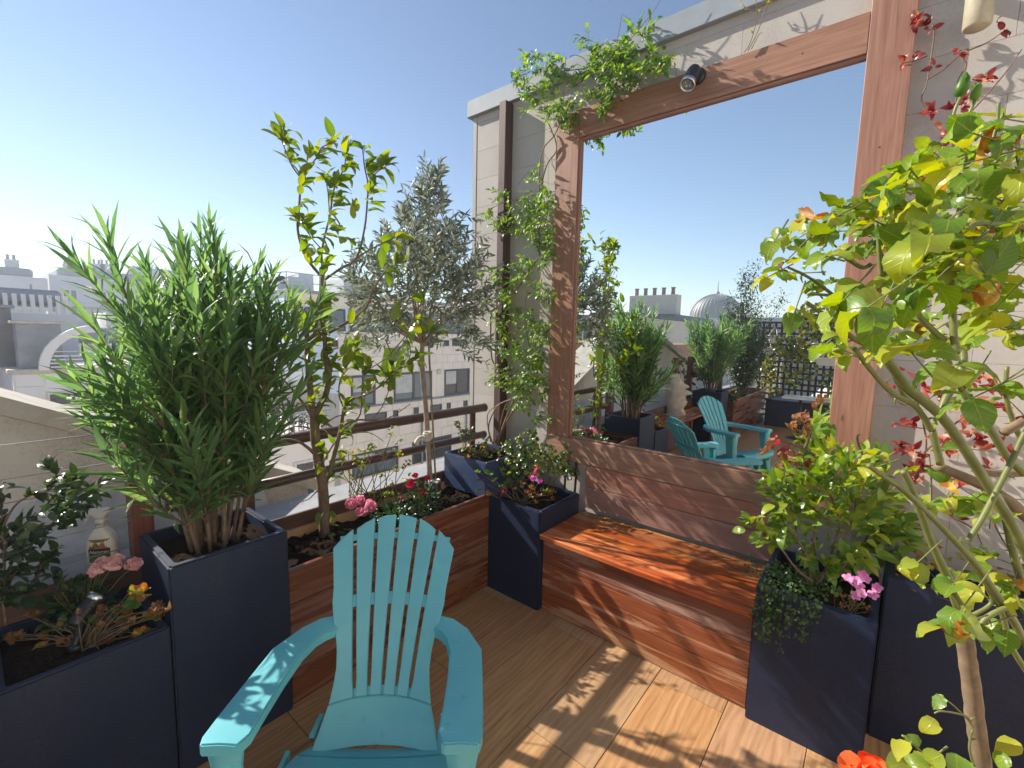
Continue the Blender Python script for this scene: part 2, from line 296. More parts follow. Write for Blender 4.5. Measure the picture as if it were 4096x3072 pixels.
M['lf_dark'] = leafmat('dark_evergreen_leaf', (0.018, 0.040, 0.012), (0.030, 0.062, 0.018), (0.055, 0.095, 0.024), 0.30, 0.25, vein=0.2)
M['lf_rosebush'] = leafmat('small_rose_leaf', (0.016, 0.050, 0.014), (0.028, 0.075, 0.020), (0.050, 0.110, 0.028), 0.32, 0.25)
M['lf_pelargonium'] = leafmat('pelargonium_leaf', (0.080, 0.160, 0.025), (0.160, 0.200, 0.030), (0.400, 0.270, 0.030), 0.5, 0.35, edge=(0.32, 0.13, 0.03), spots=0.8)
M['lf_dry'] = leafmat('dry_leaf', (0.16, 0.075, 0.030), (0.25, 0.125, 0.050), (0.36, 0.21, 0.09), 0.75, 0.25)
M['lf_hoya'] = leafmat('round_glossy_leaf', (0.040, 0.085, 0.020), (0.080, 0.130, 0.028), (0.200, 0.220, 0.040), 0.25, 0.28)
M['lf_creep'] = leafmat('creeping_leaf', (0.030, 0.075, 0.020), (0.050, 0.110, 0.028), (0.110, 0.180, 0.045), 0.4, 0.3)
M['lf_red'] = leafmat('red_creeper_leaf', (0.14, 0.020, 0.020), (0.30, 0.060, 0.046), (0.42, 0.19, 0.11), 0.35, 0.40)
M['lf_yellowgreen'] = leafmat('yellow_green_creeper_leaf', (0.10, 0.15, 0.02), (0.24, 0.24, 0.025), (0.42, 0.33, 0.03), 0.45, 0.4)
M['lf_autumn'] = leafmat('autumn_rose_leaf', (0.30, 0.12, 0.025), (0.42, 0.24, 0.03), (0.45, 0.32, 0.04), 0.45, 0.35, vein=0.3, edge=(0.28, 0.10, 0.02), spots=0.8)
M['pet_pink'] = leafmat('pink_petal', (0.62, 0.20, 0.30), (0.72, 0.28, 0.38), (0.80, 0.42, 0.50), 0.5, 0.3)
M['pet_pale'] = leafmat('pale_pink_petal', (0.66, 0.36, 0.36), (0.74, 0.46, 0.44), (0.80, 0.56, 0.54), 0.5, 0.3)
M['pet_red'] = leafmat('crimson_petal', (0.45, 0.008, 0.035), (0.60, 0.015, 0.06), (0.66, 0.04, 0.10), 0.5, 0.25)
M['pet_mag'] = leafmat('magenta_petal', (0.55, 0.02, 0.42), (0.66, 0.04, 0.52), (0.72, 0.08, 0.58), 0.5, 0.25)
M['pet_orchid'] = leafmat('orchid_pink_petal', (0.70, 0.20, 0.46), (0.76, 0.28, 0.54), (0.80, 0.36, 0.60), 0.5, 0.25)
M['pet_orange'] = leafmat('orange_petal', (0.75, 0.10, 0.02), (0.82, 0.14, 0.03), (0.85, 0.2, 0.05), 0.5, 0.25)
# ================================================================== the terrace floor
flo = box('floor', (-0.35, -8.2, -0.06), (3.45, 0.0, -0.012), M['grout'], bev=0); tag(flo, 'terrace floor of wood look tiles laid towards the mirror wall', None, None, 'structure')
gx0 = 0.002
for k in range(-1, 11):
    x0 = 0.002 + 0.30 * k
    off = -0.565 if k % 2 == 0 else 0.035
    for j in range(-1, 7):
        y1 = off - 1.2 * j + 0.0; y0 = y1 - 1.2
        y1 = min(y1, -0.01); y0 = max(y0, -8.1)
        if y1 - y0 < 0.05 or x0 + .3 > 3.4: continue
        box('tile', (x0 + .0014, y0 + .0014, -0.014), (x0 + .2986, y1 - .0014, 0.0), M['tile'], flo, bev=0.0012, along='Y')
# roofs and street under the terrace
gr = box('ground', (-330, -330, -19.2), (330, 330, -19.0), plain('street_asphalt', (0.09, 0.09, 0.09), 0.9)); tag(gr, 'street level far below the terrace', None, None, 'structure')
body = box('bounce_street_block', (-0.70, -70, -19.0), (16, 90, -1.20), plain('bounce_street_facade', (.74, .68, .60), .85, var=.08, nscale=.5), bev=0); tag(body, 'unseen block the terrace stands on, stretched along the street to bounce sunlight across', None, None, 'structure')  # unseen street front, added to bounce sunlight onto the facades opposite
slab = box('terrace_slab', (-0.64, -8.6, -1.199), (3.6, 0.35, -0.07), M['render'], bev=0); tag(slab, 'building body under the terrace', None, None, 'structure')
# ================================================================== mirror wall
wall = empty('mirror_wall', (1.3, 0.0, 0.0), 'tall pale stone clad wall that carries the big mirror', 'wall')
box('wall_core', (-0.583, 0.02, -0.3), (3.4, 0.30, 3.175), M['joint'], wall, bev=0)
xs = [-0.55, 0.10, 0.72, 1.232, 1.86, 2.45, 3.05, 3.4]
for r in range(-2, 16):
    z0 = 0.12 + 0.2 * r; z1 = min(z0 + 0.2, 3.172)
    sh = 0.31 * (r % 2)
    cols = [-0.55] + [x + sh for x in xs[1:-1]] + [3.4]
    for a, b in zip(cols[:-1], cols[1:]):
        if b - a < .04: continue
        box('panel', (a + .0005, 0.0, z0 + .0005), (b - .0005, 0.024, z1 - .0005), M['panel'], wall, bev=0.0008)
box('corner_strip', (-0.590, -0.003, -0.3), (-0.553, 0.303, 3.173), M['panel'], wall, bev=0.002)
cop = Buf(); x0, x1 = -0.625, 3.5
prof = [(-0.030, 3.165), (-0.034, 3.168), (-0.030, 3.280), (-0.006, 3.292), (0.34, 3.270), (0.34, 3.165)]
cop.add([(x, y, z) for x in (x0, x1) for y, z in prof], [(i, (i + 1) % 6, (i + 1) % 6 + 6, i + 6) for i in range(6)] + [tuple(range(6))[::-1], tuple(range(6, 12))])
cop.build('coping', M['zinc'], wall)
bar = empty('wall_batten', (-0.235, -0.04, 0), 'dark stained vertical timber batten fixed to the pale wall left of the climber', 'batten')
box('batten', (-0.268, -0.082, 0.62), (-0.208, -0.001, 3.155), M['bar_wood'], bar, bev=0.003, along='Z')
for zz in (2.62, 1.9, 1.2): sb = Buf(); sb.lathe([(0.0, -0.004), (0.007, -0.002), (0.008, 0.0)], (-0.242, -0.0825, zz), 8, Matrix.Rotation(math.pi / 2, 3, 'X')); sb.build('bolt', M['chrome'], bar)
# ------------------------------------------------------------------ mirror with its timber frame
mir = empty('framed_mirror', (1.04, -0.02, 0.9), 'huge mirror in a reddish hardwood frame reflecting the terrace and sky', 'mirror')
FW, yf = M['frame_wood'], -0.045
glass = Buf(); glass.add([(0.34, -0.0205, 0.90), (1.76, -0.0205, 0.90), (1.76, -0.0205, 2.82), (0.34, -0.0205, 2.82), (0.34, -0.004, 0.90), (1.76, -0.004, 0.90), (1.76, -0.004, 2.82), (0.34, -0.004, 2.82)],
    [(0, 1, 2, 3), (7, 6, 5, 4), (0, 4, 5, 1), (1, 5, 6, 2), (2, 6, 7, 3), (3, 7, 4, 0)]); glass.build('mirror_glass', M['mirror'], mir)
box('frame_post', (0.184, yf, 0.9275), (0.349, -0.001, 2.953), FW, mir, 0.002, 'Z')
box('frame_post', (1.735, yf, 0.9275), (1.884, -0.001, 3.165), FW, mir, 0.002, 'Z')
box('frame_beam', (0.3505, yf, 2.791), (1.7335, -0.001, 2.953), FW, mir, 0.002, 'X')
box('frame_sill', (0.184, yf - .002, 0.775), (1.884, -0.001, 0.926), FW, mir, 0.002, 'X')
box('inner_bead', (0.3495, -0.036, 0.9285), (0.3635, -0.0215, 2.7895), FW, mir, 0.001, 'Z')
box('inner_bead', (0.3645, -0.036, 2.776), (1.734, -0.0215, 2.7895), FW, mir, 0.001, 'X')
box('inner_bead', (0.3645, -0.036, 0.9275), (1.734, -0.0215, 0.937), FW, mir, 0.001, 'X')
for (x, z) in ((0.265, 2.4), (0.265, 1.5), (0.6, 0.85), (1.2, 0.855), (1.72, 0.85), (1.81, 2.4), (1.82, 1.6), (0.7, 2.87), (1.5, 2.87)):
    sb = Buf(); sb.lathe([(0.0, 0.0008), (0.004, 0.0006), (0.0045, -0.002)], (x, yf - (.002 if z < .92 else 0), z), 8, Matrix.Rotation(math.pi / 2, 3, 'X')); sb.build('screw', M['bar_wood'], mir)
# ------------------------------------------------------------------ bench
ben = empty('bench_seat', (1.02, -0.26, 0), 'oiled hardwood storage bench with plank back under the mirror', 'bench')
BW = M['bench_wood']; XL, XR = 0.487, 1.571
for z0, z1 in ((0.003, 0.146), (0.149, 0.292), (0.295, 0.438)): box('front_plank', (XL, -0.483, z0), (XR, -0.461, z1), BW, ben, 0.002, 'X')
for z0, z1 in ((0.491, 0.630), (0.633, 0.772)): box('back_plank', (0.500, -0.043, z0), (1.571, -0.002, z1), M['frame_wood'], ben, 0.002, 'X')
for i in range(3):
    a = -0.526 + i * 0.1610; box('seat_plank', (0.486, a + .001, 0.4405), (1.574, a + .1600, 0.4700), M['seat_wood'], ben, 0.004, 'X')
box('carcass', (0.492, -0.458, 0.0), (1.566, -0.003, 0.437), M['bar_wood'], ben, 0)
for (x, z) in ((0.53, .07), (0.53, .22), (0.53, .36), (1.52, .07), (1.52, .22), (1.505, .36), (1.02, .07), (1.0, .22)):
    sb = Buf(); sb.lathe([(0.0, 0.0008), (0.0035, 0.0006), (0.004, -0.002)], (x, -0.483, z), 8, Matrix.Rotation(math.pi / 2, 3, 'X')); sb.build('screw', M['bar_wood'], ben)

# ------------------------------------------------------------------ planters
def soilmesh(parent, x0, x1, y0, y1, z, amp=0.012, clods=40, n=26):
    nx = max(8, int((x1 - x0) / 0.022)); ny = max(8, int((y1 - y0) / 0.022)); rs = np.random.RandomState(int(abs(x0 * 1000 + y0 * 77)) % 9999)
    h = rs.rand(nx + 1, ny + 1)
    h2 = (h + np.roll(h, 1, 0) + np.roll(h, 1, 1) + np.roll(h, (1, 1), (0, 1))) / 4 * .7 + h * .3
    b = Buf(); vs = [(x0 + (x1 - x0) * i / nx + rs.uniform(-.004, .004) * (0 < i < nx), y0 + (y1 - y0) * j / ny + rs.uniform(-.004, .004) * (0 < j < ny), z + amp * 2.2 * (h2[i, j] - .5)) for i in range(nx + 1) for j in range(ny + 1)]
    b.add(vs, [(i * (ny + 1) + j, (i + 1) * (ny + 1) + j, (i + 1) * (ny + 1) + j + 1, i * (ny + 1) + j + 1) for i in range(nx) for j in range(ny)])
    for _ in range(clods):
        c = V((rs.uniform(x0 + .02, x1 - .02), rs.uniform(y0 + .02, y1 - .02), z + .002)); r = rs.uniform(.006, .020)
        d = [V(p).normalized() * r * rs.uniform(.6, 1.2) for p in ((1, 0, 0), (-1, 0, 0), (0, 1, 0), (0, -1, 0), (0, 0, 1), (0, 0, -1))]
        b.add([c + q for q in d], [(0, 2, 4), (2, 1, 4), (1, 3, 4), (3, 0, 4), (2, 0, 5), (1, 2, 5), (3, 1, 5), (0, 3, 5)])
    o = b.build('soil', M['soil'], parent, True); o['kind'] = 'stuff'; return o
def planter(name, lo, hi, label, mat='navy', t=0.028, soil=0.05, clods=30, taper=0.0):
    x0, y0, z0 = lo; x1, y1, z1 = hi
    root = empty(name, ((x0 + x1) / 2, (y0 + y1) / 2, z0), label, 'planter', 'dark resin planters')
    bm = bmesh.new()
    def loop(a, z): return [bm.verts.new(p) for p in ((x0 + a, y0 + a, z), (x1 - a, y0 + a, z), (x1 - a, y1 - a, z), (x0 + a, y1 - a, z))]
    ls = [loop(taper, z0), loop(0, z1), loop(t, z1), loop(t, z1 - 0.16)]
    for A, B in zip(ls[:-1], ls[1:]):
        for i in range(4): bm.faces.new((A[i], A[(i + 1) % 4], B[(i + 1) % 4], B[i]))
    bm.faces.new(ls[0][::-1]); bm.faces.new(ls[3])
    bmesh.ops.bevel(bm, geom=[e for e in bm.edges if abs(e.verts[0].co.z - z1) < 1e-5 and abs(e.verts[1].co.z - z1) < 1e-5] + [e for e in bm.edges if abs(e.verts[0].co.z - e.verts[1].co.z) > .2], offset=0.006, segments=2, affect='EDGES')
    bmesh.ops.translate(bm, vec=-root.location, verts=bm.verts)
    me = bpy.data.meshes.new('shell'); bm.to_mesh(me); bm.free(); me.materials.append(M[mat]); link('shell', me, root)
    soilmesh(root, x0 + t, x1 - t, y0 + t, y1 - t, z1 - soil, clods=clods); return root
planter('planter', (0.080, -0.513, 0), (0.482, -0.085, 0.594), 'tall navy planter with pink geraniums between the wooden planter and the bench')
planter('planter', (-0.290, -2.135, 0), (0.101, -1.739, 0.782), 'tallest navy planter holding the oleander behind the blue chair', soil=0.045)
planter('planter', (-0.310, -2.540, 0), (0.106, -2.141, 0.580), 'low navy planter at the left edge with withered geraniums and a spotlight', soil=0.04)
planter('planter', (1.578, -0.528, 0), (1.969, -0.085, 0.597), 'navy planter at the right end of the bench with a camellia')
planter('planter', (1.983, -0.290, 0), (2.75, -0.060, 0.690), 'long navy planter against the wall behind the rose bush', soil=0.04)
planter('planter', (1.93, -1.55, 0), (2.33, -1.15, 0.52), 'navy planter under the thorny rose bush, below the frame at right')
planter('small_planter', (-0.290, -0.545, 0.585), (0.088, -0.16, 0.805), 'small royal blue planter standing in the soil by the wall', 'blue', t=0.02, soil=0.025)
def plank_planter(x0, x1, y0, y1, h, label, rows=4, ends=True, wd='planter_wood'):
    r = empty('wooden_planter', ((x0 + x1) / 2, (y0 + y1) / 2, 0), label, 'planter', 'hardwood plank planters'); ph = h / rows
    for i in range(rows):
        box('plank', (x1 - .022, y0, i * ph + .0015), (x1, y1, (i + 1) * ph - .0015), M[wd], r, 0.002, 'Y')
        if ends:
            box('end_plank', (x0 + .02, y1 - .022, i * ph + .0015), (x1 - .0235, y1 - .001, (i + 1) * ph - .0015), M[wd], r, 0.002, 'X')
            box('end_plank', (x0 + .02, y0 + .001, i * ph + .0015), (x1 - .0235, y0 + .022, (i + 1) * ph - .0015), M[wd], r, 0.002, 'X')
    box('back_board', (x0, y0, 0.0), (x0 + .018, y1, h - .002), M['pale_wood'], r, 0.002, 'Y')
    soilmesh(r, x0 + .018, x1 - .022, y0 + .022, y1 - .022, h - .045, 0.026, 420); return r
plank_planter(-0.300, 0.089, -1.736, -0.03, 0.605, 'long hardwood planter with the lemon tree, olive tree and roses along the railing')
plank_planter(-0.28, 0.205, -7.50, -5.02, 0.640, 'hardwood plank planter far behind the camera, seen in the mirror')
planter('planter', (-0.29, -5.0, 0), (0.12, -4.60, 0.80), 'navy planter of the second oleander, seen in the mirror by the sculpture table')

# ------------------------------------------------------------------ parapet, ledge and railing
led = empty('parapet_ledge', (-0.45, -4.0, 0), 'grey zinc ledge along the terrace edge under the railing', 'ledge')
box('ledge_sheet', (-0.62, -8.4, 0.56), (-0.318, -0.003, 0.640), M['ledge'], led, 0.004, 'Y')
box('kick_board', (-0.317, -8.4, 0.0), (-0.301, -0.003, 0.672), M['bar_wood'], led, 0.002, 'Y')
rl = empty('railing', (-0.385, -1.0, 0.64), 'brown two bar tubular railing along the terrace edge', 'railing')
for z, r in ((1.037, 0.030), (0.832, 0.026)):
    b = Buf(); b.tube([(-0.385, -2.02, z), (-0.385, -0.065, z)], r, 14, 1, True); b.lathe([(r, 0), (r * 1.05, .004), (r * 1.05, .02), (r * .6, .026), (0, .026)], (-0.385, -0.068, z), 14, Matrix.Rotation(-math.pi / 2, 3, 'X')); b.build('rail', M['rail_paint'], rl, True)
for y in (-0.175, -1.70): b = Buf(); b.box((-0.395, y - .024, 0.64), (-0.381, y + .024, 1.01)); b.build('post', M['rail_paint'], rl)
wr = empty('wire_railing', (-0.42, -4, 0.64), 'red timber posts with thin steel wires along the ledge beyond the oleander', 'railing')
for y in (-2.10, -4.15, -4.80, -6.6): box('post', (-0.457, y - .037, 0.640), (-0.383, y + .037, 1.30), M['post_wood'], wr, 0.003, 'Z')
for z in (1.17, 1.05, 0.965, 0.80, 0.69):
    b = Buf(); b.tube([(-0.42, -8.2, z), (-0.42, -2.06, z)], 0.0022, 5, 1); b.build('wire', M['wire'], wr)
gab = Buf()
pf = [(-8.6, 0.2), (-8.6, 0.30), (-3.6, 1.80), (-1.2, 0.60), (-1.2, 0.2)]
gab.add([(x, y, z) for x in (-1.12, -0.82) for y, z in pf], [(0, 1, 2, 3, 4), (9, 8, 7, 6, 5), (1, 6, 7, 2), (2, 7, 8, 3), (3, 8, 9, 4), (0, 5, 6, 1), (4, 9, 5, 0)])
gw = empty('gable_wall', (-1.0, -3.6, 0.2), 'cream rendered gable wall with broad sloping coping beyond the ledge', 'wall'); gab.build('wall', M['render'], gw)
for (ya, za), (yb, zb) in (((-8.7, 0.28), (-3.6, 1.812)), ((-3.6, 1.812), (-1.1, 0.555))):
    b = Buf(); b.add([(x, y, z + dz) for x in (-1.20, -0.76) for dz in (0, .075) for y, z in ((ya, za), (yb, zb))], [(0, 1, 3, 2), (6, 7, 5, 4), (0, 4, 5, 1), (3, 7, 6, 2), (2, 6, 4, 0), (1, 5, 7, 3)]); b.build('coping', M['cope'], gw)
sr = Buf(); n = 40
for j in range(n):
    pass
sr.add([(-0.63, -8.4, 0.555), (-0.63, -1.5, 0.555), (-0.83, -1.5, 0.86), (-0.83, -8.4, 0.86), (-0.63, -8.4, 0.2), (-0.63, -1.5, 0.2), (-0.83, -1.5, 0.2), (-0.83, -8.4, 0.2)], [(0, 1, 2, 3), (7, 6, 5, 4), (0, 4, 5, 1), (1, 5, 6, 2), (2, 6, 7, 3), (3, 7, 4, 0)])
tag(sr.build('zinc_roof', plain('weathered_zinc_sheet', (0.50, 0.50, 0.51), 0.6, var=0.3, nscale=9, bmp=0.4, bscale=25)), 'pale weathered zinc slope between ledge and gable wall', None, None, 'structure')

# ------------------------------------------------------------------ unseen apartment front right of the frame, added to bounce sunlight onto the terrace
hs = empty('bounce_house_front', (3.6, -4.3, 0), 'unseen cream apartment front with glazed doors, added right of the terrace to bounce sunlight', 'building')
HW = plain('cream_house_render', (.78, .73, .66), .85, var=.05, nscale=2, bmp=.2, bscale=60); yy = -8.6
for y0, y1 in ((-6.6, -5.2), (-2.9, -1.5)):
    box('wall', (3.46, yy, -.05), (3.8, y0, 2.9), HW, hs, 0); box('lintel', (3.46, y0, 2.25), (3.8, y1, 2.9), HW, hs, 0); yy = y1
    for k in range(2):
        a = y0 + (y1 - y0) * k / 2; c = a + (y1 - y0) / 2; b = Buf(); t = .07
        for lo, hi in (((3.52, a, 0), (3.57, a + t, 2.25)), ((3.52, c - t, 0), (3.57, c, 2.25)), ((3.52, a + t, 0), (3.57, c - t, .25)), ((3.52, a + t, 2.15), (3.57, c - t, 2.25))): b.box(lo, hi)
        d = b.build('glazed_door', M['white_plastic'], hs); b = Buf(); b.box((3.54, a + t, .25), (3.55, c - t, 2.15)); b.build('pane', M['pane'], d)
box('wall', (3.46, yy, -.05), (3.8, -.001, 2.9), HW, hs, 0); box('roof_edge', (3.36, -8.7, 2.901), (3.9, .0, 3.05), M['zinc'], hs, .01)
# ================================================================== turquoise slatted armchairs
def smooth(t): return t * t * (3 - 2 * t)
def lerpk(keys, t):
    for (a, x), (b, y) in zip(keys[:-1], keys[1:]):
        if t <= b: return x + (y - x) * max(0, (t - a) / (b - a))
    return keys[-1][1]
def bw(t): return lerpk([(0, .205), (.07, .190), (.16, .170), (.28, .156), (.40, .164), (.5, .186), (.55, .196), (.65, .200), (.85, .222), (1.0, .240)], t)
def bwi(t): return .134 + (.240 - .134) * max(0, (t - .15) / .85)     # straight converging slots
def bp(u, t, d=0.0):
    y = lerpk([(0, -.300), (.06, -.338), (.5, -.475), (1, -.632)], t); z = lerpk([(0, .247), (.06, .290), (.5, .600), (1, .893)], t)
    return V((u * bw(t), y + .028 * u * u - d * .87 , z - .012 * u * u - d * .45))
def slab(b, fn, us, ts, th):
    """thick curved sheet: fn(u,t,d)"""
    nu, ntt = len(us), len(ts); vs = [fn(u, t, d) for d in (0, th) for u in us for t in ts]; o = nu * ntt; fs = []
    for i in range(nu - 1):
        for j in range(ntt - 1):
            a = i * ntt + j; fs += [(a, a + 1, a + ntt + 1, a + ntt), (o + a, o + a + ntt, o + a + ntt + 1, o + a + 1)]
    for i in range(nu - 1):
        a, c = i * ntt, i * ntt + ntt - 1; fs += [(a, a + ntt, o + a + ntt, o + a), (c + ntt, c, o + c, o + c + ntt)]
    for j in range(ntt - 1):
        a, c = j, (nu - 1) * ntt + j; fs += [(a + 1, a, o + a, o + a + 1), (c, c + 1, o + c + 1, o + c)]
    b.add(vs, fs)
def bevmesh(o, w=0.003, seg=2, ang=35):
    bm = bmesh.new(); bm.from_mesh(o.data); bmesh.ops.remove_doubles(bm, verts=bm.verts, dist=1e-5); bmesh.ops.recalc_face_normals(bm, faces=bm.faces)
    ed = [e for e in bm.edges if len(e.link_faces) == 2 and e.calc_face_angle(0) > math.radians(ang)]
    bmesh.ops.bevel(bm, geom=ed, offset=w, segments=seg, affect='EDGES', clamp_overlap=True); bm.to_mesh(o.data); bm.free(); o.data.shade_smooth(); o.data.set_sharp_from_angle(angle=math.radians(28)); return o
def make_chair(label):
    r = empty('armchair', (0, 0, 0), label, 'chair', 'turquoise slatted armchairs'); T = M['turq']
    # six back slats, arched top
    n = 6; g = 0.0135
    for k in range(n):
        def fn(s, t, d, k=k):
            W = bw(t); slot = smooth(min(1, max(0, (t - .15) / .03)))
            lo = bwi(t) * (-1 + 2 * k / n) + g / 2 * slot if k else -W; hi = bwi(t) * (-1 + 2 * (k + 1) / n) - g / 2 * slot if k < n - 1 else W
            return bp((lo + (hi - lo) * s) / W, t, d)
        ss = [0, .5, 1]; b = Buf()
        topt = lambda u: 1.0 - .150 * abs(u) ** 2.0
        def fn2(s, t, d, k=k):
            u = -1 + 2 * (k + s) / n; return fn(s, .165 + (topt(u) - .165) * t, d)
        slab(b, fn2, ss, [0, .1, .2, .3, .4, .5, .6, .7, .8, .9, 1], 0.014); bevmesh(b.build('back_slat', T, r), 0.0025, 1)
    b = Buf(); slab(b, lambda u, t, d: bp(u, t, d), [-1, -.66, -.33, 0, .33, .66, 1], [0.0, .02, .04, .07, .10, .13, .164], 0.014); bevmesh(b.build('lower_back', T, r), 0.003)
    for t0, t1 in ((.872, .905), (.535, .595), (.155, .200)):
        b = Buf(); sc = .9 if t0 > .8 else .97; slab(b, lambda u, t, d: bp(u * sc, t0 + (t1 - t0) * t, d + .010 + (.0 if t0 < .8 else .0)), [-1, -.5, 0, .5, 1], [0, 1], 0.012); bevmesh(b.build('cross_brace', T, r), 0.002)
    # seat slats
    ys = [-.262, -.188, -.112, -.036, .040, .105]
    def sp(x, y):
        q = (y + .30) / .40; return .247 + .118 * q + (.0 if q < .85 else -.25 * (q - .85) ** 2 * 4) - .016 * (1 - (x / .26) ** 2)
    def hw(y): return lerpk([(-.30, .212), (-.26, .238), (-.19, .252), (.11, .268)], y)
    edges = [(-.305, -.262)] + [(a + .006, c) for a, c in zip(ys[:-1], ys[1:])]
    for a, c in edges:
        b = Buf(); 
        def fs_(u, t, d):
            y = a + (c - a) * t; x = u * hw(y); return V((x, y, sp(x, y) - d))
        slab(b, fs_, [-1, -.75, -.5, -.25, 0, .25, .5, .75, 1], [0, .5, 1], 0.013); bevmesh(b.build('seat_slat', T, r), 0.0025)
    for s in (-1, 0, 1):
        b = Buf(); fr = lambda u, t, d: V((s * (hw(-.3 + .4 * t) - .03) + u * .028, -.3 + .4 * t, sp(s * .2, -.3 + .4 * t) - .008 - d)); slab(b, fr, [-1, 1], [0, .25, .5, .75, 1], 0.022); bevmesh(b.build('seat_rail', T, r), 0.002)
    b = Buf(); slab(b, lambda u, t, d: V((u * .262, .098 + .012 * math.sin(t * 3) - d, sp(u * .262, .1) - .006 - .055 * t)), [-1, -.5, 0, .5, 1], [0, .5, 1], 0.012); bevmesh(b.build('seat_apron', T, r), 0.002)
    for s in (-1, 1):
        # arm outline (outer, inner) from back to front
        out = [(.186, -.470, .590), (.232, -.462, .583), (.285, -.425, .572), (.337, -.330, .566), (.345, -.20, .567), (.351, -.08, .569), (.352, -.005, .570), (.343, .022, .570)]
        inn = [(.160, -.440, .560), (.192, -.410, .566), (.216, -.375, .567), (.234, -.310, .566), (.240, -.20, .567), (.239, -.08, .569), (.237, -.01, .570), (.252, .022, .570)]
        b = Buf(); vs = []
        for o_, i_ in zip(out, inn):
            o_, i_ = V(o_), V(i_); m = (o_ + i_) / 2 + V((0, 0, .003))
            for p, dz in ((o_, -.034), (o_, 0), (m, 0), (i_, 0), (i_, -.034)): vs.append(V((p.x * s, p.y, p.z + dz)))
        fs = []
        for j in range(len(out) - 1):
            for q in range(4): a = j * 5 + q; fs.append((a, a + 1, a + 6, a + 5))
            fs.append((j * 5 + 4, j * 5, j * 5 + 5, j * 5 + 9))
        fs += [(0, 4, 3, 2, 1), tuple(len(vs) - 5 + q for q in range(5))]
        b.add(vs, fs); bevmesh(b.build('armrest', T, r), 0.004, 2, 30)
        # front leg: broad panel from arm end to floor
        b = Buf(); 
        def fl(u, t, d):
            w_ = lerpk([(0, .046), (.12, .036), (.5, .034), (1, .028)], t); z = .540 * (1 - t); y = lerpk([(0, .018), (.3, .012), (1, .075)], t); x = lerpk([(0, .300), (.4, .296), (1, .312)], t)
            return V((s * (x + u * w_), y - .02 * u * u - d, z))
        slab(b, fl, [-1, -.5, 0, .5, 1], [0, .06, .12, .25, .4, .6, .8, 1], 0.016); bevmesh(b.build('front_leg', T, r), 0.002)
        b = Buf(); slab(b, lambda u, t, d: V((s * (.322 - d), -.050 * (1 - t * .4) + .065 * (u + 0) * .5 - .03 + .09 * t * .6, .53 * (1 - t))), [-1, 1], [0, .2, .5, 1], 0.013); bevmesh(b.build('leg_web', T, r), 0.002)
        # rear leg
        b = Buf(); slab(b, lambda u, t, d: V((s * (.215 + .045 * t - d), -.335 - .26 * t + u * (.048 - .016 * t), .285 * (1 - t))), [-1, 1], [0, .3, .6, 1], 0.016); bevmesh(b.build('rear_leg', T, r), 0.002)
        b = Buf(); slab(b, lambda u, t, d: V((s * (.262 + .03 * abs(t - .5) - d), -.27 + .33 * t, .235 + .06 * t - .05 * t * t + u * .026)), [-1, 1], [0, .25, .5, .75, 1], 0.014); bevmesh(b.build('side_rail', T, r), 0.002)
    return r
def copy_tree(o, parent=None):
    c = o.copy(); COL.objects.link(c); c.parent = parent
    for ch in [q for q in bpy.data.objects if q.parent == o and q != c]: copy_tree(ch, c)
    return c
ch1 = make_chair('turquoise slatted plastic armchair in the foreground, facing away from the bench')
ch2 = copy_tree(ch1); ch2['label'] = 'second turquoise armchair, seen only in the mirror beside the small hardwood table'
ch1.location = (0.923, -1.982, 0); ch1.rotation_euler = (0, 0, -2.427)
ch2.location = (0.86, -3.06, 0); ch2.rotation_euler = (0, 0, math.radians(-69))
# ================================================================== lamps, bottle, pipe, tap
def aim(d): return V(d).to_track_quat('Z', 'Y').to_matrix()
def spot(name, pos, d, label, ln=0.115, r=0.036, stake=None, wallpt=None):
    root = empty(name, pos, label, 'lamp', 'black outdoor spotlights'); A = aim(d); p = V(pos)
    b = Buf(); b.lathe([(0, -ln * .5), (r * .82, -ln * .5), (r * .9, -ln * .42), (r, -ln * .2), (r, ln * .30)], p, 22, A); b.build('lamp_body', M['black'], root, True)
    b = Buf(); b.lathe([(r * .98, ln * .30), (r * 1.04, ln * .31), (r * 1.04, ln * .50), (r * .90, ln * .515), (r * .86, ln * .40), (r * .86, ln * .36)], p, 22, A); b.build('bezel', M['chrome'], root, True)
    b = Buf(); b.lathe([(r * .87, ln * .40), (0, ln * .41)], p, 22, A); b.build('lens', M['lens'], root, True)
    for q in range(5): a = q * 1.2566; c = p + A @ V((math.cos(a) * r * .45, math.sin(a) * r * .45, ln * .415)); b = Buf(); b.lathe([(r * .2, 0), (r * .15, .002), (0, .003)], c, 8, A); b.build('led', M['chrome'], root)
    if wallpt is not None:
        b = Buf(); b.lathe([(0.0, .022), (.030, .022), (.038, .016), (.040, 0)], wallpt, 20, aim((0, -1, 0))); b.build('mount', M['black'], root, True)
        b = Buf(); b.tube([V(wallpt) + V((0, -.01, 0)), V(wallpt) + V((-.004, -.045, -.006)), p], .014, 10, 3); b.build('arm', M['black'], root, True)
    if stake is not None:
        b = Buf(); b.tube([p, V(stake) + V((0, 0, .02)), V(stake)], [.012, .011, .008], 8, 2); b.lathe([(.02, 0), (.022, .012), (.012, .018)], stake, 10); b.build('stake', M['black'], root, True)
    return root
spot('spotlight', (1.035, -.118, 2.885), (-.10, -.55, -.83), 'black spotlight with steel rim fixed on the top beam of the mirror frame', wallpt=(1.045, -.045, 2.915))
spot('spotlight', (-.085, -.80, .665), (-.18, .10, .97), 'black spotlight staked in the soil at the foot of the olive tree', stake=(-.060, -.805, .56))
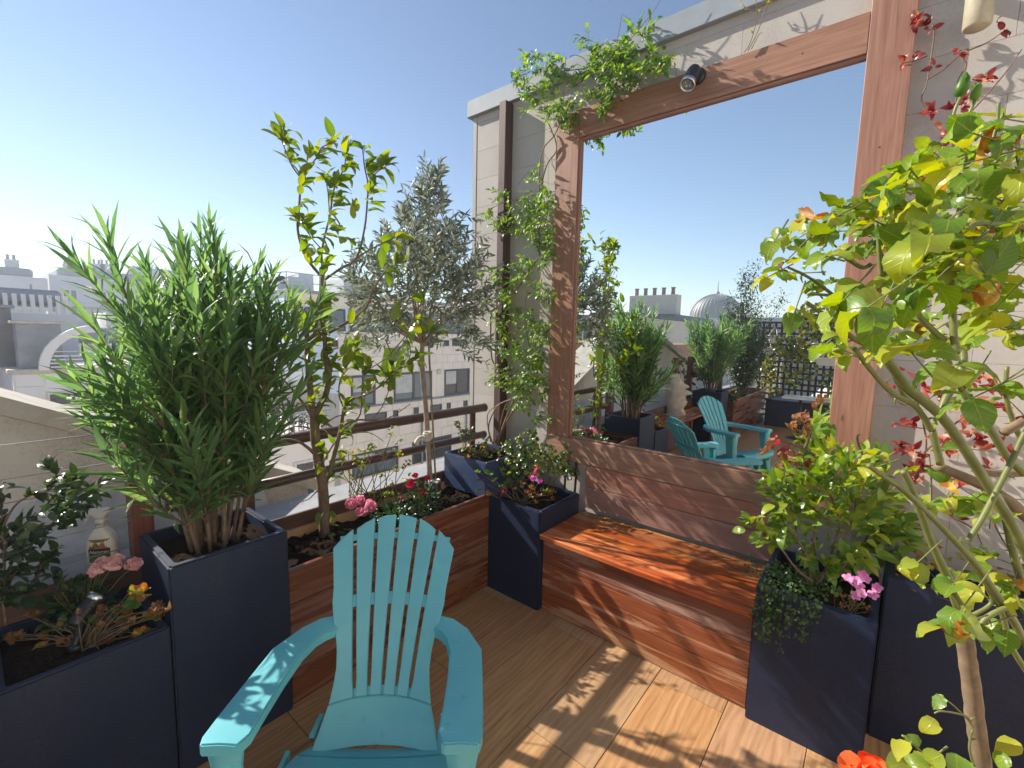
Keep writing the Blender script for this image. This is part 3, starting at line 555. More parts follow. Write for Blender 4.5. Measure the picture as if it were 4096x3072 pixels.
spot('spotlight', tuple(tr(350, 2440, (-.16, -2.36, .6))), (-.25, .62, .62), 'tilted black spotlight lying in the low planter of withered geraniums', ln=.10, r=.03, stake=tuple(tr(300, 2520, (-.10, -2.40, .6)))[:2] + (.545,))
wp = empty('wall_spout', (2.06, -.06, 2.8), 'pale round spout sticking out of the wall at the upper right corner', 'spout')
b = Buf(); b.lathe([(.0, 0), (.033, 0), (.040, .006), (.042, .30), (.036, .30)], (2.055, -.105, 2.735), 18); b.build('tube', plain('grimy_cream_pipe', (.40, .35, .24), .6, var=.4, nscale=10), wp, True)
b = Buf(); b.box((2.03, -.11, 2.87), (2.08, 0, 2.90)); b.build('bracket', M['zinc'], wp)
# garden tap with hoses behind the tall navy planter
tp = empty('garden_tap', (.36, -.04, .70), 'steel garden tap with black hoses on the wall behind the tall navy planter', 'tap')
b = Buf(); b.tube([(.36, -.002, .70), (.36, -.06, .70), (.40, -.10, .705), (.42, -.11, .67)], .016, 10, 4); b.build('tap_body', M['chrome'], tp, True)
for x in (.335, .415): b = Buf(); b.tube([(x, -.035, .56), (x + .005, -.035, .72), (x - .005, -.035, .80)], .008, 8, 4); b.lathe([(.012, 0), (.012, .03), (.008, .035)], (x + .004, -.035, .70), 10); b.build('hose', M['black'], tp, True)
# spray bottle on the ledge
bt = empty('spray_bottle', (-.465, -2.215, .641), 'cream spray bottle with a flowery label standing on the ledge behind the low planter', 'bottle')
def rr(a, bb, n=20, p=3.2): return [(a * abs(math.cos(t)) ** (2 / p) * math.copysign(1, math.cos(t)), bb * abs(math.sin(t)) ** (2 / p) * math.copysign(1, math.sin(t))) for t in [2 * math.pi * k / n for k in range(n)]]
dv = V((.76, .65, 0)); rt = V((-.65, .76, 0)) * -1; sd = V((.55, .835, 0)).normalized(); fd = V((sd.y, -sd.x, 0))
def bsec(secs, c):
    vs, fs = [], []
    for (a, bb, z, off) in secs:
        for x, y in rr(a, bb): vs.append(c + sd * (x + off) + fd * y + V((0, 0, z)))
    n = 20
    for i in range(len(secs) - 1):
        for k in range(n): q, w_ = i * n + k, i * n + (k + 1) % n; fs.append((q, w_, w_ + n, q + n))
    fs.append(tuple(range(n))[::-1]); fs.append(tuple(range((len(secs) - 1) * n, len(secs) * n))); return vs, fs
c0 = V((-.465, -2.215, .641))
b = Buf(); b.add(*bsec([(.045, .026, 0, 0), (.050, .030, .006, 0), (.051, .031, .05, 0), (.048, .030, .09, 0), (.036, .026, .120, 0), (.022, .021, .138, 0), (.0145, .0145, .148, 0), (.0145, .0145, .160, 0)], c0)); b.build('bottle_body', M['white_plastic'], bt, True)
b = Buf(); b.add(*bsec([(.018, .018, .158, 0), (.018, .018, .176, 0), (.016, .015, .180, 0)], c0)); b.build('screw_cap', M['white_plastic'], bt, True)
b = Buf(); b.add(*bsec([(.016, .012, .178, 0), (.020, .013, .190, -.003), (.040, .013, .205, -.006), (.042, .012, .216, -.004), (.030, .009, .223, -.004)], c0)); b.build('spray_head', M['white_plastic'], bt, True)
b = Buf(); b.tube([c0 + V((0, 0, .200)) - sd * .040, c0 + V((0, 0, .180)) - sd * .046, c0 + V((0, 0, .160)) - sd * .056], [.006, .005, .003], 8, 4); b.build('trigger', M['white_plastic'], bt, True)
def labelmat():
    m, t, b = mk('flower_label'); v = mapped(t, (1, 1, 1), False); vo = N(t, 'ShaderNodeTexVoronoi'); vo.inputs['Scale'].default_value = 75; L(t, v, vo.inputs['Vector'])
    r = ramp(t, [(0, (.42, .05, .03)), (.25, (.10, .16, .03)), (.5, (.50, .16, .07)), (.75, (.12, .20, .04)), (1, (.45, .30, .05))]); s = N(t, 'ShaderNodeSeparateColor'); L(t, vo.outputs['Color'], s.inputs[0]); L(t, s.outputs[0], r.inputs[0]); L(t, r.outputs[0], b.inputs['Base Color']); b.inputs['Roughness'].default_value = .4; return m
def patch(name, mat, z0, z1, half, off):
    b = Buf(); n = 8; vs = []
    for z in (z0, z1):
        for k in range(n + 1):
            x = -half + 2 * half * k / n; a = lerpk([(0, .050), (.05, .051), (.09, .048), (.12, .036)], z); bb = lerpk([(0, .030), (.05, .031), (.09, .030), (.12, .026)], z); y = bb * max(0, 1 - abs(x / a) ** 3.2) ** (1 / 3.2) + off; vs.append(c0 + sd * x + fd * y + V((0, 0, z)))
    b.add(vs, [(k, k + 1, k + n + 2, k + n + 1) for k in range(n)]); return b.build(name, mat, bt)
patch('front_label', labelmat(), .052, .104, .034, .0008); patch('label_band', plain('dark_label_band', (.03, .018, .012), .4), .045, .066, .035, .0016); patch('front_label', plain('green_label', (.10, .14, .03), .4), .012, .0445, .035, .0010)
cu = bpy.data.curves.new('brand_lettering', 'FONT'); cu.body = 'Naturen'; cu.size = .0185; cu.align_x = 'CENTER'; cu.extrude = .0002; cu.shear = .25
tmp = bpy.data.objects.new('tmp_lettering', cu); me = bpy.data.meshes.new_from_object(tmp); bpy.data.objects.remove(tmp); me.materials.append(plain('white_print', (.8, .78, .74), .5))
lo = link('lettering', me, bt, None, wm(bt).inverted() @ Matrix.Translation(c0 + fd * .0335 + V((0, 0, .049))) @ Matrix((sd, V((0, 0, 1)), fd)).transposed().to_4x4())
# green card hanging in the lemon tree
cdp = at(1570, 1450, Y=-1.12); cr = V((RH.x, RH.y, 0)); cup = V((0, 0, 1))
card = empty('hanging_card', cdp, 'curled green plastic card with a black beetle picture hanging in the lemon tree', 'card')
b = Buf(); b.add([cdp + cr * (x * .058 + .012 * y) + cup * y * .075 + FH * (-.012 * math.sin(1.5 * x) + .01 * y) for y in (-1, -.3, .4, 1) for x in (-1, -.5, 0, .5, 1)], [(j * 5 + i, j * 5 + i + 1, j * 5 + i + 6, j * 5 + i + 5) for j in range(3) for i in range(4)])
b.build('sheet', leafmat('green_card', (.20, .33, .05), (.24, .38, .06), (.30, .42, .09), .4, .45), card, True)
def blob(c, rx, ry, n=14): return [c + cr * rx * math.cos(2 * math.pi * k / n) + cup * ry * math.sin(2 * math.pi * k / n) for k in range(n)], [tuple(range(n))]
b = Buf(); pc = cdp - FH * .026
b.add(*blob(pc + cup * .0, .020, .013)); b.add(*blob(pc + cr * .018 + cup * .006, .009, .008))
for dx in (-.016, -.004, .008): b.tube([pc + cr * dx, pc + cr * (dx - .008) - cup * .018, pc + cr * (dx - .012) - cup * .022], .0014, 4, 1); b.tube([pc + cr * dx, pc + cr * (dx - .006) + cup * .016], .0014, 4, 1)
b.build('beetle_picture', M['black'], card)
for dx, cc in ((.012, (.5, .12, .04)), (.026, (.02, .02, .02)), (.036, (.04, .25, .12))): b = Buf(); b.add(*blob(pc + cr * (dx) - cup * .050, .005, .005)); b.build('dot_mark', plain('card_dot', cc, .5), card)
# ================================================================== things the mirror shows behind the camera
tb = empty('side_table', (-.15, -3.6, 0), 'low hardwood table with wet shiny top carrying the stone sculpture, seen in the mirror', 'table')
for i in range(4): box('top_plank', (-.345 + i * .1, -4.58, .525), (-.2475 + i * .1, -2.56, .552), M['seat_wood'], tb, .002, 'Y')
for y in (-4.55, -3.57, -2.60): box('leg', (.015, y - .018, 0), (.045, y + .018, .524), M['post_wood'], tb, .002, 'Z'); box('leg', (-.335, y - .018, 0), (-.305, y + .018, .524), M['post_wood'], tb, .002, 'Z')
box('back_panel', (-.30, -4.55, .02), (-.28, -2.6, .52), M['bar_wood'], tb, 0, 'Y')
# stone sculpture : upright slab with a carved bowed face on its side
st = empty('stone_sculpture', (-.24, -3.62, .553), 'pale carved stone slab with a bearded face in relief standing on the hardwood table', 'sculpture')
stone = plain('pale_carved_stone', (.50, .42, .33), .9, var=.2, nscale=14, bmp=.9, bscale=50)
nz, na = 44, 30; vs = []
for i in range(nz + 1):
    t = i / nz; z = .56 * t; wdt = lerpk([(0, .125), (.08, .128), (.5, .118), (.75, .100), (.9, .075), (1, .03)], t); dp = lerpk([(0, .095), (.3, .090), (.7, .080), (.9, .060), (1, .030)], t)
    for k in range(na):
        a = 2 * math.pi * k / na; x = wdt * math.copysign(abs(math.cos(a)) ** .7, math.cos(a)); y = dp * math.copysign(abs(math.sin(a)) ** .7, math.sin(a))
        f = max(0, -math.sin(a)) ** .8        # the face looks along -Y
        pr_ = lerpk([(0, .035), (.10, .030), (.16, .012), (.24, .045), (.33, .060), (.36, .030), (.39, .055), (.42, .028), (.45, .055), (.47, .030), (.50, .105), (.54, .110), (.60, .060), (.63, .025), (.67, .080), (.72, .065), (.76, .030), (.85, .0), (1, 0)], t)
        y -= f * pr_ * 1.25; x *= 1 - .35 * f * (t > .2) * (t < .8); x += .006 * math.sin(t * 40 + a * 3) * (t < .6); y += .004 * math.sin(a * 7 + t * 9)
        vs.append(V((-.24, -3.62, .553 + z)) + Matrix.Rotation(math.radians(50.7), 3, 'Z') @ V((x * .9, y * 1.15, 0)))
b = Buf(); b.add(vs, [(i * na + k, i * na + (k + 1) % na, (i + 1) * na + (k + 1) % na, (i + 1) * na + k) for i in range(nz) for k in range(na)] + [tuple(range(na))[::-1], tuple(range(nz * na, (nz + 1) * na))]); b.build('carved_slab', stone, st, True)
b = Buf(); b.box((-.37, -3.80, .5525), (-.11, -3.44, .565)); bevmesh(b.build('plinth', stone, st), .004)
# trellis with pots
tr_ = empty('trellis', (1.3, -7.7, 0), 'dark square lattice trellis closing the far end of the terrace, seen in the mirror', 'trellis')
TW = plain('dark_lattice_wood', (.045, .032, .028), .7, var=.3)
for i in range(23): box('upright_slat', (.02 + .105 * i, -7.728, .02), (.058 + .105 * i, -7.712, 1.93), TW, tr_, .001, 'Z')
for j in range(18): box('cross_slat', (0.0, -7.712, .08 + .108 * j), (2.42, -7.698, .116 + .108 * j), TW, tr_, .001, 'X')
def wallpot(x, z, label, long=0.0):
    r = empty('hanging_pot', (x, -7.58, z), label, 'pot', 'white pots hung on the trellis')
    b = Buf(); 
    if long: b.add(*[(lambda s: (s[0], s[1]))(pq) for pq in [([(V((x, -7.58, z)) + V((px * (1 - .12 * (1 - h)), py * (1 - .25 * (1 - h)), (h - 1) * .15))) for h in (0, 1) for px, py in ((-long, -.09), (long, -.09), (long, .09), (-long, .09))], [(0, 1, 5, 4), (1, 2, 6, 5), (2, 3, 7, 6), (3, 0, 4, 7), (3, 2, 1, 0)])]][0])
    else: b.lathe([(0, -.16), (.065, -.16), (.072, -.10), (.090, -.02), (.098, -.02), (.100, 0), (.090, 0), (.086, -.03)], (x, -7.58, z), 20)
    b.build('pot_body', M['white_plastic'], r, not long)
    b = Buf(); b.tube([(x - .07, -7.55, z), (x, -7.68, z + .15), (x + .07, -7.55, z)], .008, 6, 5); b.build('hanger', M['white_plastic'], r, True)
    b = Buf(); b.lathe([(.084, -.028), (0, -.015)], (x, -7.58, z), 14); b.build('soil', M['soil'], r); return r
def mpt(u, v, Y):     # point of the plane Y that the mirror shows at pixel (u, v)
    r = ray(u, v); t = (-.0205 - CAM.y) / r.y; P = CAM + r * t; d = V((r.x, -r.y, r.z)); return P + d * ((Y - P.y) / d.y)
for (u, v, lb) in ((3094, 1340, 'white pot with a dry plant hung highest on the trellis, left of the gap'), (3271, 1373, 'white pot with a small red flower hung on the trellis at right'), (3069, 1388, 'white pot half hidden by the privet on the trellis')):
    p = mpt(u, v, -7.58); wallpot(p.x, p.z, lb)
p = mpt(3310, 1430, -7.58); wallpot(p.x, p.z, 'long white trough with pink flowers hung low on the trellis', .17)
mt = empty('marble_table', (1.15, -6.0, 0), 'white marble topped table in front of the trellis, seen in the mirror', 'table')
b = Buf(); b.box((.70, -6.32, .655), (1.95, -5.92, .685)); bevmesh(b.build('marble_top', plain('veined_white_marble', (.70, .70, .70), .25, var=.2, nscale=7), mt), .005)
for x in (.95, 1.75): b = Buf(); b.tube([(x, -6.1, .655), (x, -6.1, .02)], .025, 10, 1); b.build('leg', M['black'], mt, True); b = Buf(); b.lathe([(.0, .03), (.05, .03), (.16, .008), (.17, 0)], (x, -6.1, 0), 16); b.build('foot', M['black'], mt, True)
dk = empty('storage_box', (1.2, -7.3, 0), 'dark blue storage box under the trellis behind the marble table', 'box')
box('box_body', (.30, -7.6, 0), (2.3, -7.0, .46), M['navy'], dk, .01); box('lid', (.29, -7.61, .4605), (2.31, -6.99, .50), M['navy'], dk, .008)
# ================================================================== buildings across the street
CL = plain('cream_facade_tile', (.84, .74, .63), .7, var=.05, nscale=3, rnd=.03)
CORE = plain('facade_joint', (.50, .46, .42), .9); BLUEW = plain('bluish_white_render', (.62, .70, .80), .8, var=.12, nscale=.6)
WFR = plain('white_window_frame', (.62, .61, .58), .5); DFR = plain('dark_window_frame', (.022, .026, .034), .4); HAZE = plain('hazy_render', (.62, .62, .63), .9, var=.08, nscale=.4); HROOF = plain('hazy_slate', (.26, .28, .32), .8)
BLD = plain('pale_blind', (.52, .50, .47), .8, var=.2, nscale=3)
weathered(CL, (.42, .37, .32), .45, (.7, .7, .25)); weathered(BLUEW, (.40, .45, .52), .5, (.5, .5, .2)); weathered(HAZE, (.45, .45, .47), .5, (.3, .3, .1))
def window(parent, X, y0, y1, z0, z1, frame=DFR, pane=None, mull=1, d=0.10, name='window', t=.07, pd=.0, blind=0.0):
    """window in a wall facing +X: frame with a pane set back"""
    b = Buf(); b.box((X - d, y0, z0), (X + .03, y0 + t, z1)); b.box((X - d, y1 - t, z0), (X + .03, y1, z1)); b.box((X - d, y0 + t, z0), (X + .03, y1 - t, z0 + t)); b.box((X - d, y0 + t, z1 - t), (X + .03, y1 - t, z1))
    for k in range(mull): ym = y0 + (y1 - y0) * (k + 1) / (mull + 1); b.box((X - d, ym - t * .7, z0 + t), (X + .02, ym + t * .7, z1 - t))
    f = b.build(name, frame, parent); p = Buf(); p.box((X - pd - .012, y0 + t * .5, z0 + t * .5), (X - pd + .006, y1 - t * .5, z1 - t * .5)); p.build('pane', pane or M['pane'], f)
    if blind > 0:
        q = Buf(); q.box((X - pd + .007, y0 + t * .8, z1 - t - (z1 - z0 - 2 * t) * blind), (X - pd + .014, y0 + (y1 - y0) * .5 - t * .4, z1 - t * .9)); q.build('blind', BLD, f)
    return f
w1 = empty('apartment_building', (-18, 12, -19), 'cream tiled apartment building with dark framed windows and a roof railing across the street', 'building')
box('wall', (-28, 6.95, -19), (-16.03, 40, 3.0), CORE, w1, 0)
box('penthouse', (-26, 5.80, 1.30), (-16.031, 6.949, 3.0), CORE, w1, 0)
box('roof_edge', (-28.1, 5.70, 3.001), (-15.92, 40.1, 3.12), M['zinc'], w1, .01)
b = Buf(); prof = [(5.795, 3.0), (5.795, 1.45)] + [(5.795 + 1.9 * (1 - math.cos(a)), 1.45 - 2.6 * math.sin(a)) for a in [k * math.pi / 2 / 8 for k in range(1, 9)]] + [(7.69, -19), (8.2, -19), (8.2, 3.0)]
m_ = len(prof); b.add([(x, y, z) for x in (-24, -16.015) for y, z in prof], [(i, (i + 1) % m_, (i + 1) % m_ + m_, i + m_) for i in range(m_)] + [tuple(range(m_)), tuple(range(m_, 2 * m_))[::-1]])
b.build('curved_end_wall', BLUEW, w1)
rows = [(2.52, 3.0), (1.17, 1.5), (.85, 1.17), (.40, .85), (-.02, .40), (-.40, -.02), (-1.80, -.40), (-2.20, -1.80), (-2.54, -2.20), (-3.0, -2.54), (-3.48, -3.0), (-3.97, -3.48), (-5.12, -3.97), (-5.6, -5.12), (-6.1, -5.6), (-6.6, -6.1)]
wins = [(8.27, 9.5, -1.80, -.42), (10.52, 12.88, -1.80, -.42), (13.76, 15.64, -1.80, -.40), (16.9, 18.8, -1.80, -.40), (8.27, 10.75, -5.1, -3.98), (11.63, 14.28, -5.1, -3.98), (15.6, 17.8, -5.1, -3.98),
        (7.38, 7.68, .86, 1.15), (7.97, 9.07, .86, 1.15), (12.2, 13.0, .87, 1.16), (13.69, 14.04, .87, 1.16), (14.31, 15.41, .87, 1.16), (8.94, 10.1, -2.52, -2.22), (10.48, 10.76, -2.52, -2.22), (11.71, 12.01, -2.52, -2.22), (12.80, 13.56, -2.52, -2.22), (13.94, 14.21, -2.52, -2.22), (15.2, 15.5, -2.52, -2.22)]
for z0, z1 in rows:
    ys = 5.82 if z0 >= 2.5 else 7.70; j = rows.index((z0, z1)); y = ys + .02; k = 0
    cuts = sorted([(a, c) for a, c, p, q in wins if p < z1 - .01 and q > z0 + .01])
    while y < 20.5:
        y1 = y + (.78 if (k or j % 2 == 0) else .39); k += 1
        segs = [(y, y1)]
        for a, c in cuts:
            segs = [s_ for (p, q) in segs for s_ in (((p, min(q, a)),) if p < a else ()) + (((max(p, c), q),) if q > c else ())]
        for p, q in segs:
            if q - p > .06: box('facade_tile', (-16.028, p + .008, z0 + .008), (-15.995, q - .008, z1 - .008), CL, w1, 0)
        y = y1
for (a, c, p, q) in wins:
    big = q - p > 1; window(w1, -15.99, a, c, p, q, DFR, M['pane'] if (a > 11 and big) or not big else M['pane_blue'], 1 if big else 0, .16, t=.09 if big else .03, pd=.025, blind=(.35 + .5 * ((a * 7.3) % 1)) if big and (a * 3.7) % 1 > .3 else 0)
window(w1, -15.99, 5.95, 8.05, 1.52, 2.45, DFR, M['pane_blue'], 2, .2); window(w1, -15.99, 8.3, 11.6, 1.52, 2.45, DFR, M['pane_blue'], 2, .2); window(w1, -15.99, 11.8, 15.8, 1.52, 2.45, DFR, M['pane_blue'], 3, .2)
box('sill', (-16.0, 8.0, -1.88), (-15.86, 20, -1.82), M['zinc'], w1, 0)
for (y, z) in ((13.35, -.37 - .1), (10.12, -.41 - .1)):
    b = Buf(); b.lathe([(.0, .10), (.09, .085), (.15, .03), (.16, 0)], (-15.99, y, z), 16, aim((1, 0, 0))); b.build('wall_light', plain('frosted_globe', (.62, .56, .40), .4), w1, True)
b = Buf()
for y in (4.8, 5.9, 8.6, 10.5, 12.4): b.tube([(-16.6, y, 3.1), (-16.6, y, 3.82)], .022, 5, 1)
for z in (3.45, 3.82): b.tube([(-19, 4.6, z - .25), (-16.6, 5.9, z), (-16.6, 20, z)], .022, 5, 1)
b.build('roof_railing', plain('pale_railing', (.5, .5, .5), .5), w1)
for (x0, y0, z0, x1, y1, z1) in ((-19.5, 5.9, 3.12, -17.4, 7.0, 3.42), (-20, 9.2, 3.12, -18, 11.0, 4.0), (-24, 8.0, 3.12, -21, 8.8, 4.15), (-26, 9.0, 3.12, -22, 9.8, 4.5)):
    box('roof_box', (x0, y0, z0), (x1, y1, z1), HAZE, w1, .02)
b = Buf(); b.lathe([(.18, 0), (.22, .1), (.15, .16), (.20, .3), (.12, .36)], (-18.0, 6.3, 3.42), 12); b.build('roof_vent', DFR, w1, True)
for y in (12.2, 15.4): b = Buf(); b.tube([(-15.93, y, -6.5), (-15.93, y, -2.6)], .05, 8, 1); b.build('downpipe', M['zinc'], w1, True)
# lower neighbour in the gap left of it
w2 = empty('terraced_building', (-14, 4.5, -19), 'low cream building with white framed windows and a planted roof terrace below the railing', 'building')
box('wall', (-26, 0.6, -19), (-13, 5.75, -2.03), plain('cream_stucco', (.80, .73, .66), .85, var=.06, nscale=1), w2, 0); box('parapet', (-13.2, .55, -2.03), (-12.95, 5.80, -1.90), M['zinc'], w2, .01)
for a in (1.3, 2.35, 3.35, 4.30): window(w2, -12.985, a, a + .75, -4.15, -2.86, WFR, M['pane'], 0, .15, t=.09)
hd = Buf(); rs = np.random.RandomState(5)
for _ in range(900):
    c = V((rs.uniform(-14.6, -13.5), rs.uniform(1.2, 5.4), -1.95 + rs.uniform(0, 1.0) ** .8 * .9)); d = [V(rs.normal(size=3)).normalized() * .13 for _ in range(3)]; hd.add([c + q for q in d], [(0, 1, 2)])
hg = empty('hedge', (-14, 3.3, -1.9), 'brown clipped hedge on the roof terrace of the low cream building', 'hedge'); o = hd.build('foliage', plain('brown_hedge', (.085, .065, .042), .9, var=.5), hg); o['kind'] = 'stuff'
for y in np.arange(1.0, 5.6, .16): b = Buf(); b.box((-13.05, y, -1.9), (-13.02, y + .03, -1.25)); b.build('baluster', M['zinc'], w2)
box('terrace_rail', (-13.06, .8, -1.245), (-13.01, 5.7, -1.19), M['zinc'], w2, 0)
# roofs at the left
w3 = empty('roof_house', (-17, -1, -19), 'white low roof house with a wide window and chimney stacks beyond the gable wall', 'building')
WHT = plain('white_parapet', (.74, .72, .70), .8, var=.06, nscale=1); CH = plain('grey_cement_stack', (.21, .20, .20), .9, var=.25, nscale=1.5); 
box('wall', (-24, -1.66, -19), (-16.0, 1.2, .20), WHT, w3, 0); box('parapet_cap', (-24.1, -1.75, .201), (-15.93, 1.3, .32), M['cope'], w3, .02)
b = Buf(); 
window(w3, -15.985, -1.05, -.05, -.75, -.35, WFR, M['pane'], 1, .12, t=.05)
for i in range(5):
    for j in range(3): box('wall_panel', (-16.0, -1.62 + i * .56, -.30 - .34 * j + .16), (-15.975, -1.08 + i * .56, .02 - .34 * j + .16), WHT, w3, 0) if not (j > 0 and 0 < i < 3) else None
w4 = empty('chimney_stack', (-17.5, -1.6, .3), 'brownish square chimney stack with flat cap at the far left roofs', 'chimney'); box('stack', (-18.6, -2.02, .3), (-17.4, -1.50, 1.98), CH, w4, .01); box('cap', (-18.7, -2.1, 1.981), (-17.3, -1.42, 2.06), HROOF, w4, .01)
w5 = empty('chimney_stack', (-16.5, -.9, .3), 'broad grey cement chimney stack beside the white arch', 'chimney'); box('stack', (-17.4, -1.50, .32), (-16.35, -.62, 1.55), plain('pale_cement_stack', (.33, .33, .34), .9, var=.25, nscale=1.5), w5, .01); box('cap', (-17.5, -1.6, 1.551), (-16.25, -.55, 1.63), M['cope'], w5, .01)
ar = Buf(); ap = [(.62 - 1.25 * math.cos(a), .30 + 1.25 * math.sin(a)) for a in [k * math.pi / 2 / 9 for k in range(0, 10)]]; 
vs = [(x, y, z) for x in (-16.0, -15.7) for (y, z) in ap + [(.62 - 1.05 * math.cos(a), .30 + 1.05 * math.sin(a)) for a in [k * math.pi / 2 / 9 for k in range(0, 10)]]]
fs = []
for k in range(9): fs += [(k, k + 1, 11 + k, 10 + k), (20 + k + 1, 20 + k, 30 + k, 31 + k), (k + 1, k, 20 + k, 21 + k), (10 + k, 11 + k, 31 + k, 30 + k)]
fs += [(0, 10, 30, 20), (9, 29, 39, 19)]
ar.add([(x, y - .55, z) for x, y, z in vs], fs); aro = ar.build('roof_arch', WHT); tag(aro, 'white quarter circle roof arch beside the grey chimney stack', 'arch')
sk = empty('roof_ladder', (-15.5, -.3, .35), 'white slatted roof vents and thin rails behind the white parapet', 'vent')
for k in range(4): box('slat', (-15.95, -.95, .36 + k * .10), (-15.75, .15, .395 + k * .10), WHT, sk, .004)
b = Buf(); b.tube([(-15.8, -.25, .3), (-15.8, -.25, 1.1)], .02, 5, 1); b.tube([(-15.8, -.95, .8), (-15.8, .8, .8)], .015, 5, 1); b.build('rail', WFR, sk)
w6 = empty('slatted_screen', (-22, -2.5, 1), 'long pale screen of upright slats on a dark roof at far left', 'screen')
for k in range(22): box('slat', (-21.1, -4.4 + k * .21, 1.9), (-21.0, -4.29 + k * .21, 2.55), WHT, w6, 0)
box('base_wall', (-22.5, -4.6, -2), (-21.0, .3, 1.899), HAZE, w6, 0); box('roof', (-25, -4.7, 2.2), (-21.4, .0, 2.75), HROOF, w6, .1)
def far_block(label, X, y0, y1, zt, storeys, mat, wy=3.0, depth=14, wh=1.3, ww=1.2, zb=-19, group='hazy apartment blocks on the skyline'):
    g = empty('apartment_block', (X - depth / 2, (y0 + y1) / 2, zb), label, 'building', group)
    box('wall', (X - depth, y0, zb), (X, y1, zt), mat, g, 0); box('roof', (X - depth, y0 + .8, zt + .001), (X - 1.5, y1 - .8, zt + .9), HROOF, g, .2)
    for s in range(storeys):
        z = zt - 2.4 - 2.9 * s
        box('balcony', (X + .001, y0 + .2, z - .75), (X + .8, y1 - .2, z - .45), mat, g, 0)
        y = y0 + .9
        while y + ww < y1: window(g, X + .02, y, y + ww, z - .4, z + wh - .3, WFR, plain_pane, 1, .3, t=.12); y += wy
    rs = np.random.RandomState(int(abs(X + y0 * 3)))
    for k in range(11):
        yy = rs.uniform(y0 + 1, y1 - 1.8); hh = rs.uniform(.3, 1.2); wd_ = rs.uniform(.4, 1.5); box('chimney', (X - 4, yy, zt + .901), (X - 3, yy + wd_, zt + .9 + hh), mat, g, 0)
        for q in range(int(wd_ / .45)): b = Buf(); b.lathe([(.13, 0), (.11, .4), (.14, .42), (.14, .5)], (X - 3.5, yy + .25 + q * .42, zt + .9 + hh), 7); b.build('chimney_pot', HROOF, g)
    box('roof_cabin', (X - 6, (y0 + y1) / 2 - 2, zt + .902), (X - 2, (y0 + y1) / 2 + 2.5, zt + 1.9), mat, g, .05)
    for k in range(2): b = Buf(); yy = rs.uniform(y0 + 1, y1 - 1); b.tube([(X - 3, yy, zt + .5), (X - 3, yy, zt + 3.4)], .05, 5, 1); b.tube([(X - 3, yy - .5, zt + 3), (X - 3, yy + .5, zt + 3)], .04, 4, 1); b.build('aerial', HROOF, g)
    return g
plain_pane = glassmat('hazy_pane', (.04, .045, .055))
far_block('long hazy apartment block with balconies on the skyline at far left', -62, -16, 3.5, 5.9, 4, HAZE)
far_block('hazy apartment block behind the oleander on the skyline', -66, 4.0, 22, 6.6, 4, HAZE)
far_block('bluish hazy block with a flat roof behind the lemon tree', -80, 26, 50, 6.0, 3, HAZE)
far_block('pale low block on the left behind the chimney stacks', -38, -26, -4.5, 1.2, 2, HAZE)
far_block('pale grey block between the terrace buildings and skyline', -34, -1.0, 12, .4, 2, HAZE)
# ---- buildings that only the mirror shows
def mdir(u, v):
    r = ray(u, v); t = (-.0205 - CAM.y) / r.y; return CAM + r * t, V((r.x, -r.y, r.z))
P, d = mdir(2863, 1276); c = P + d * 62; R = 3.5
dm = empty('domed_building', (c.x, c.y, -19), 'round building with a ribbed grey metal dome and a finial, seen in the mirror', 'building')
DM = plain('grey_zinc_dome', (.31, .31, .315), .55, metal=.1, var=.1, nscale=.4); b = Buf(); b.lathe([(R * math.cos(a), R * math.sin(a)) for a in [k * math.pi / 2 / 16 for k in range(17)]], (c.x, c.y, c.z), 48); b.build('dome', DM, dm, True)
for k in range(40):
    a = 2 * math.pi * k / 40
    if math.sin(a) < -.4: continue
    b = Buf(); b.tube([(c.x + R * 1.004 * math.cos(e) * math.cos(a), c.y + R * 1.004 * math.cos(e) * math.sin(a), c.z + R * 1.004 * math.sin(e)) for e in [q * math.pi / 2 / 8 * .97 for q in range(9)]], .045, 4, 2); b.build('rib', M['zinc'], dm)
b = Buf(); b.lathe([(R * 1.02, -19 - c.z), (R * 1.02, -.3), (R * 1.07, -.3), (R * 1.07, 0), (R, 0)], (c.x, c.y, c.z), 48); b.build('drum', HAZE, dm, True)
b = Buf(); b.lathe([(.35, -.1), (.3, .2), (.1, .4), (.05, 1.3), (0, 2.0)], (c.x, c.y, c.z + R), 10); b.build('finial', DM, dm, True)
SL = plain('blue_slate', (.075, .09, .12), .6, var=.2, nscale=2); BR = plain('warm_brick', (.34, .17, .10), .85, var=.2, nscale=6, bmp=.5, bscale=30); STN = plain('pale_limestone', (.58, .53, .46), .85, var=.1, nscale=1)
P, d = mdir(2660, 1365); c = P + d * 30
mb = empty('mansard_building', (c.x, c.y, -19), 'stone building with a slate mansard roof and chimney pots, seen in the mirror', 'building'); x1 = c.x + 1.2; y1 = c.y
box('wall', (x1 - 12, y1 - 12, -19), (x1, y1, c.z - 1.2), STN, mb, 0); box('cornice', (x1 - 12.2, y1 - 12.2, c.z - 1.199), (x1 + .25, y1 + .25, c.z - .95), STN, mb, .03)
b = Buf(); q0, q1 = c.z - .949, c.z + 2.0; b.add([(x1 - 12, y1 - 12, q0), (x1, y1 - 12, q0), (x1, y1, q0), (x1 - 12, y1, q0), (x1 - 11, y1 - 11, q1), (x1 - 1.1, y1 - 11, q1), (x1 - 1.1, y1 - 1.1, q1), (x1 - 11, y1 - 1.1, q1)], [(3, 2, 1, 0), (4, 5, 6, 7), (0, 1, 5, 4), (1, 2, 6, 5), (2, 3, 7, 6), (3, 0, 4, 7)]); b.build('mansard_roof', SL, mb)
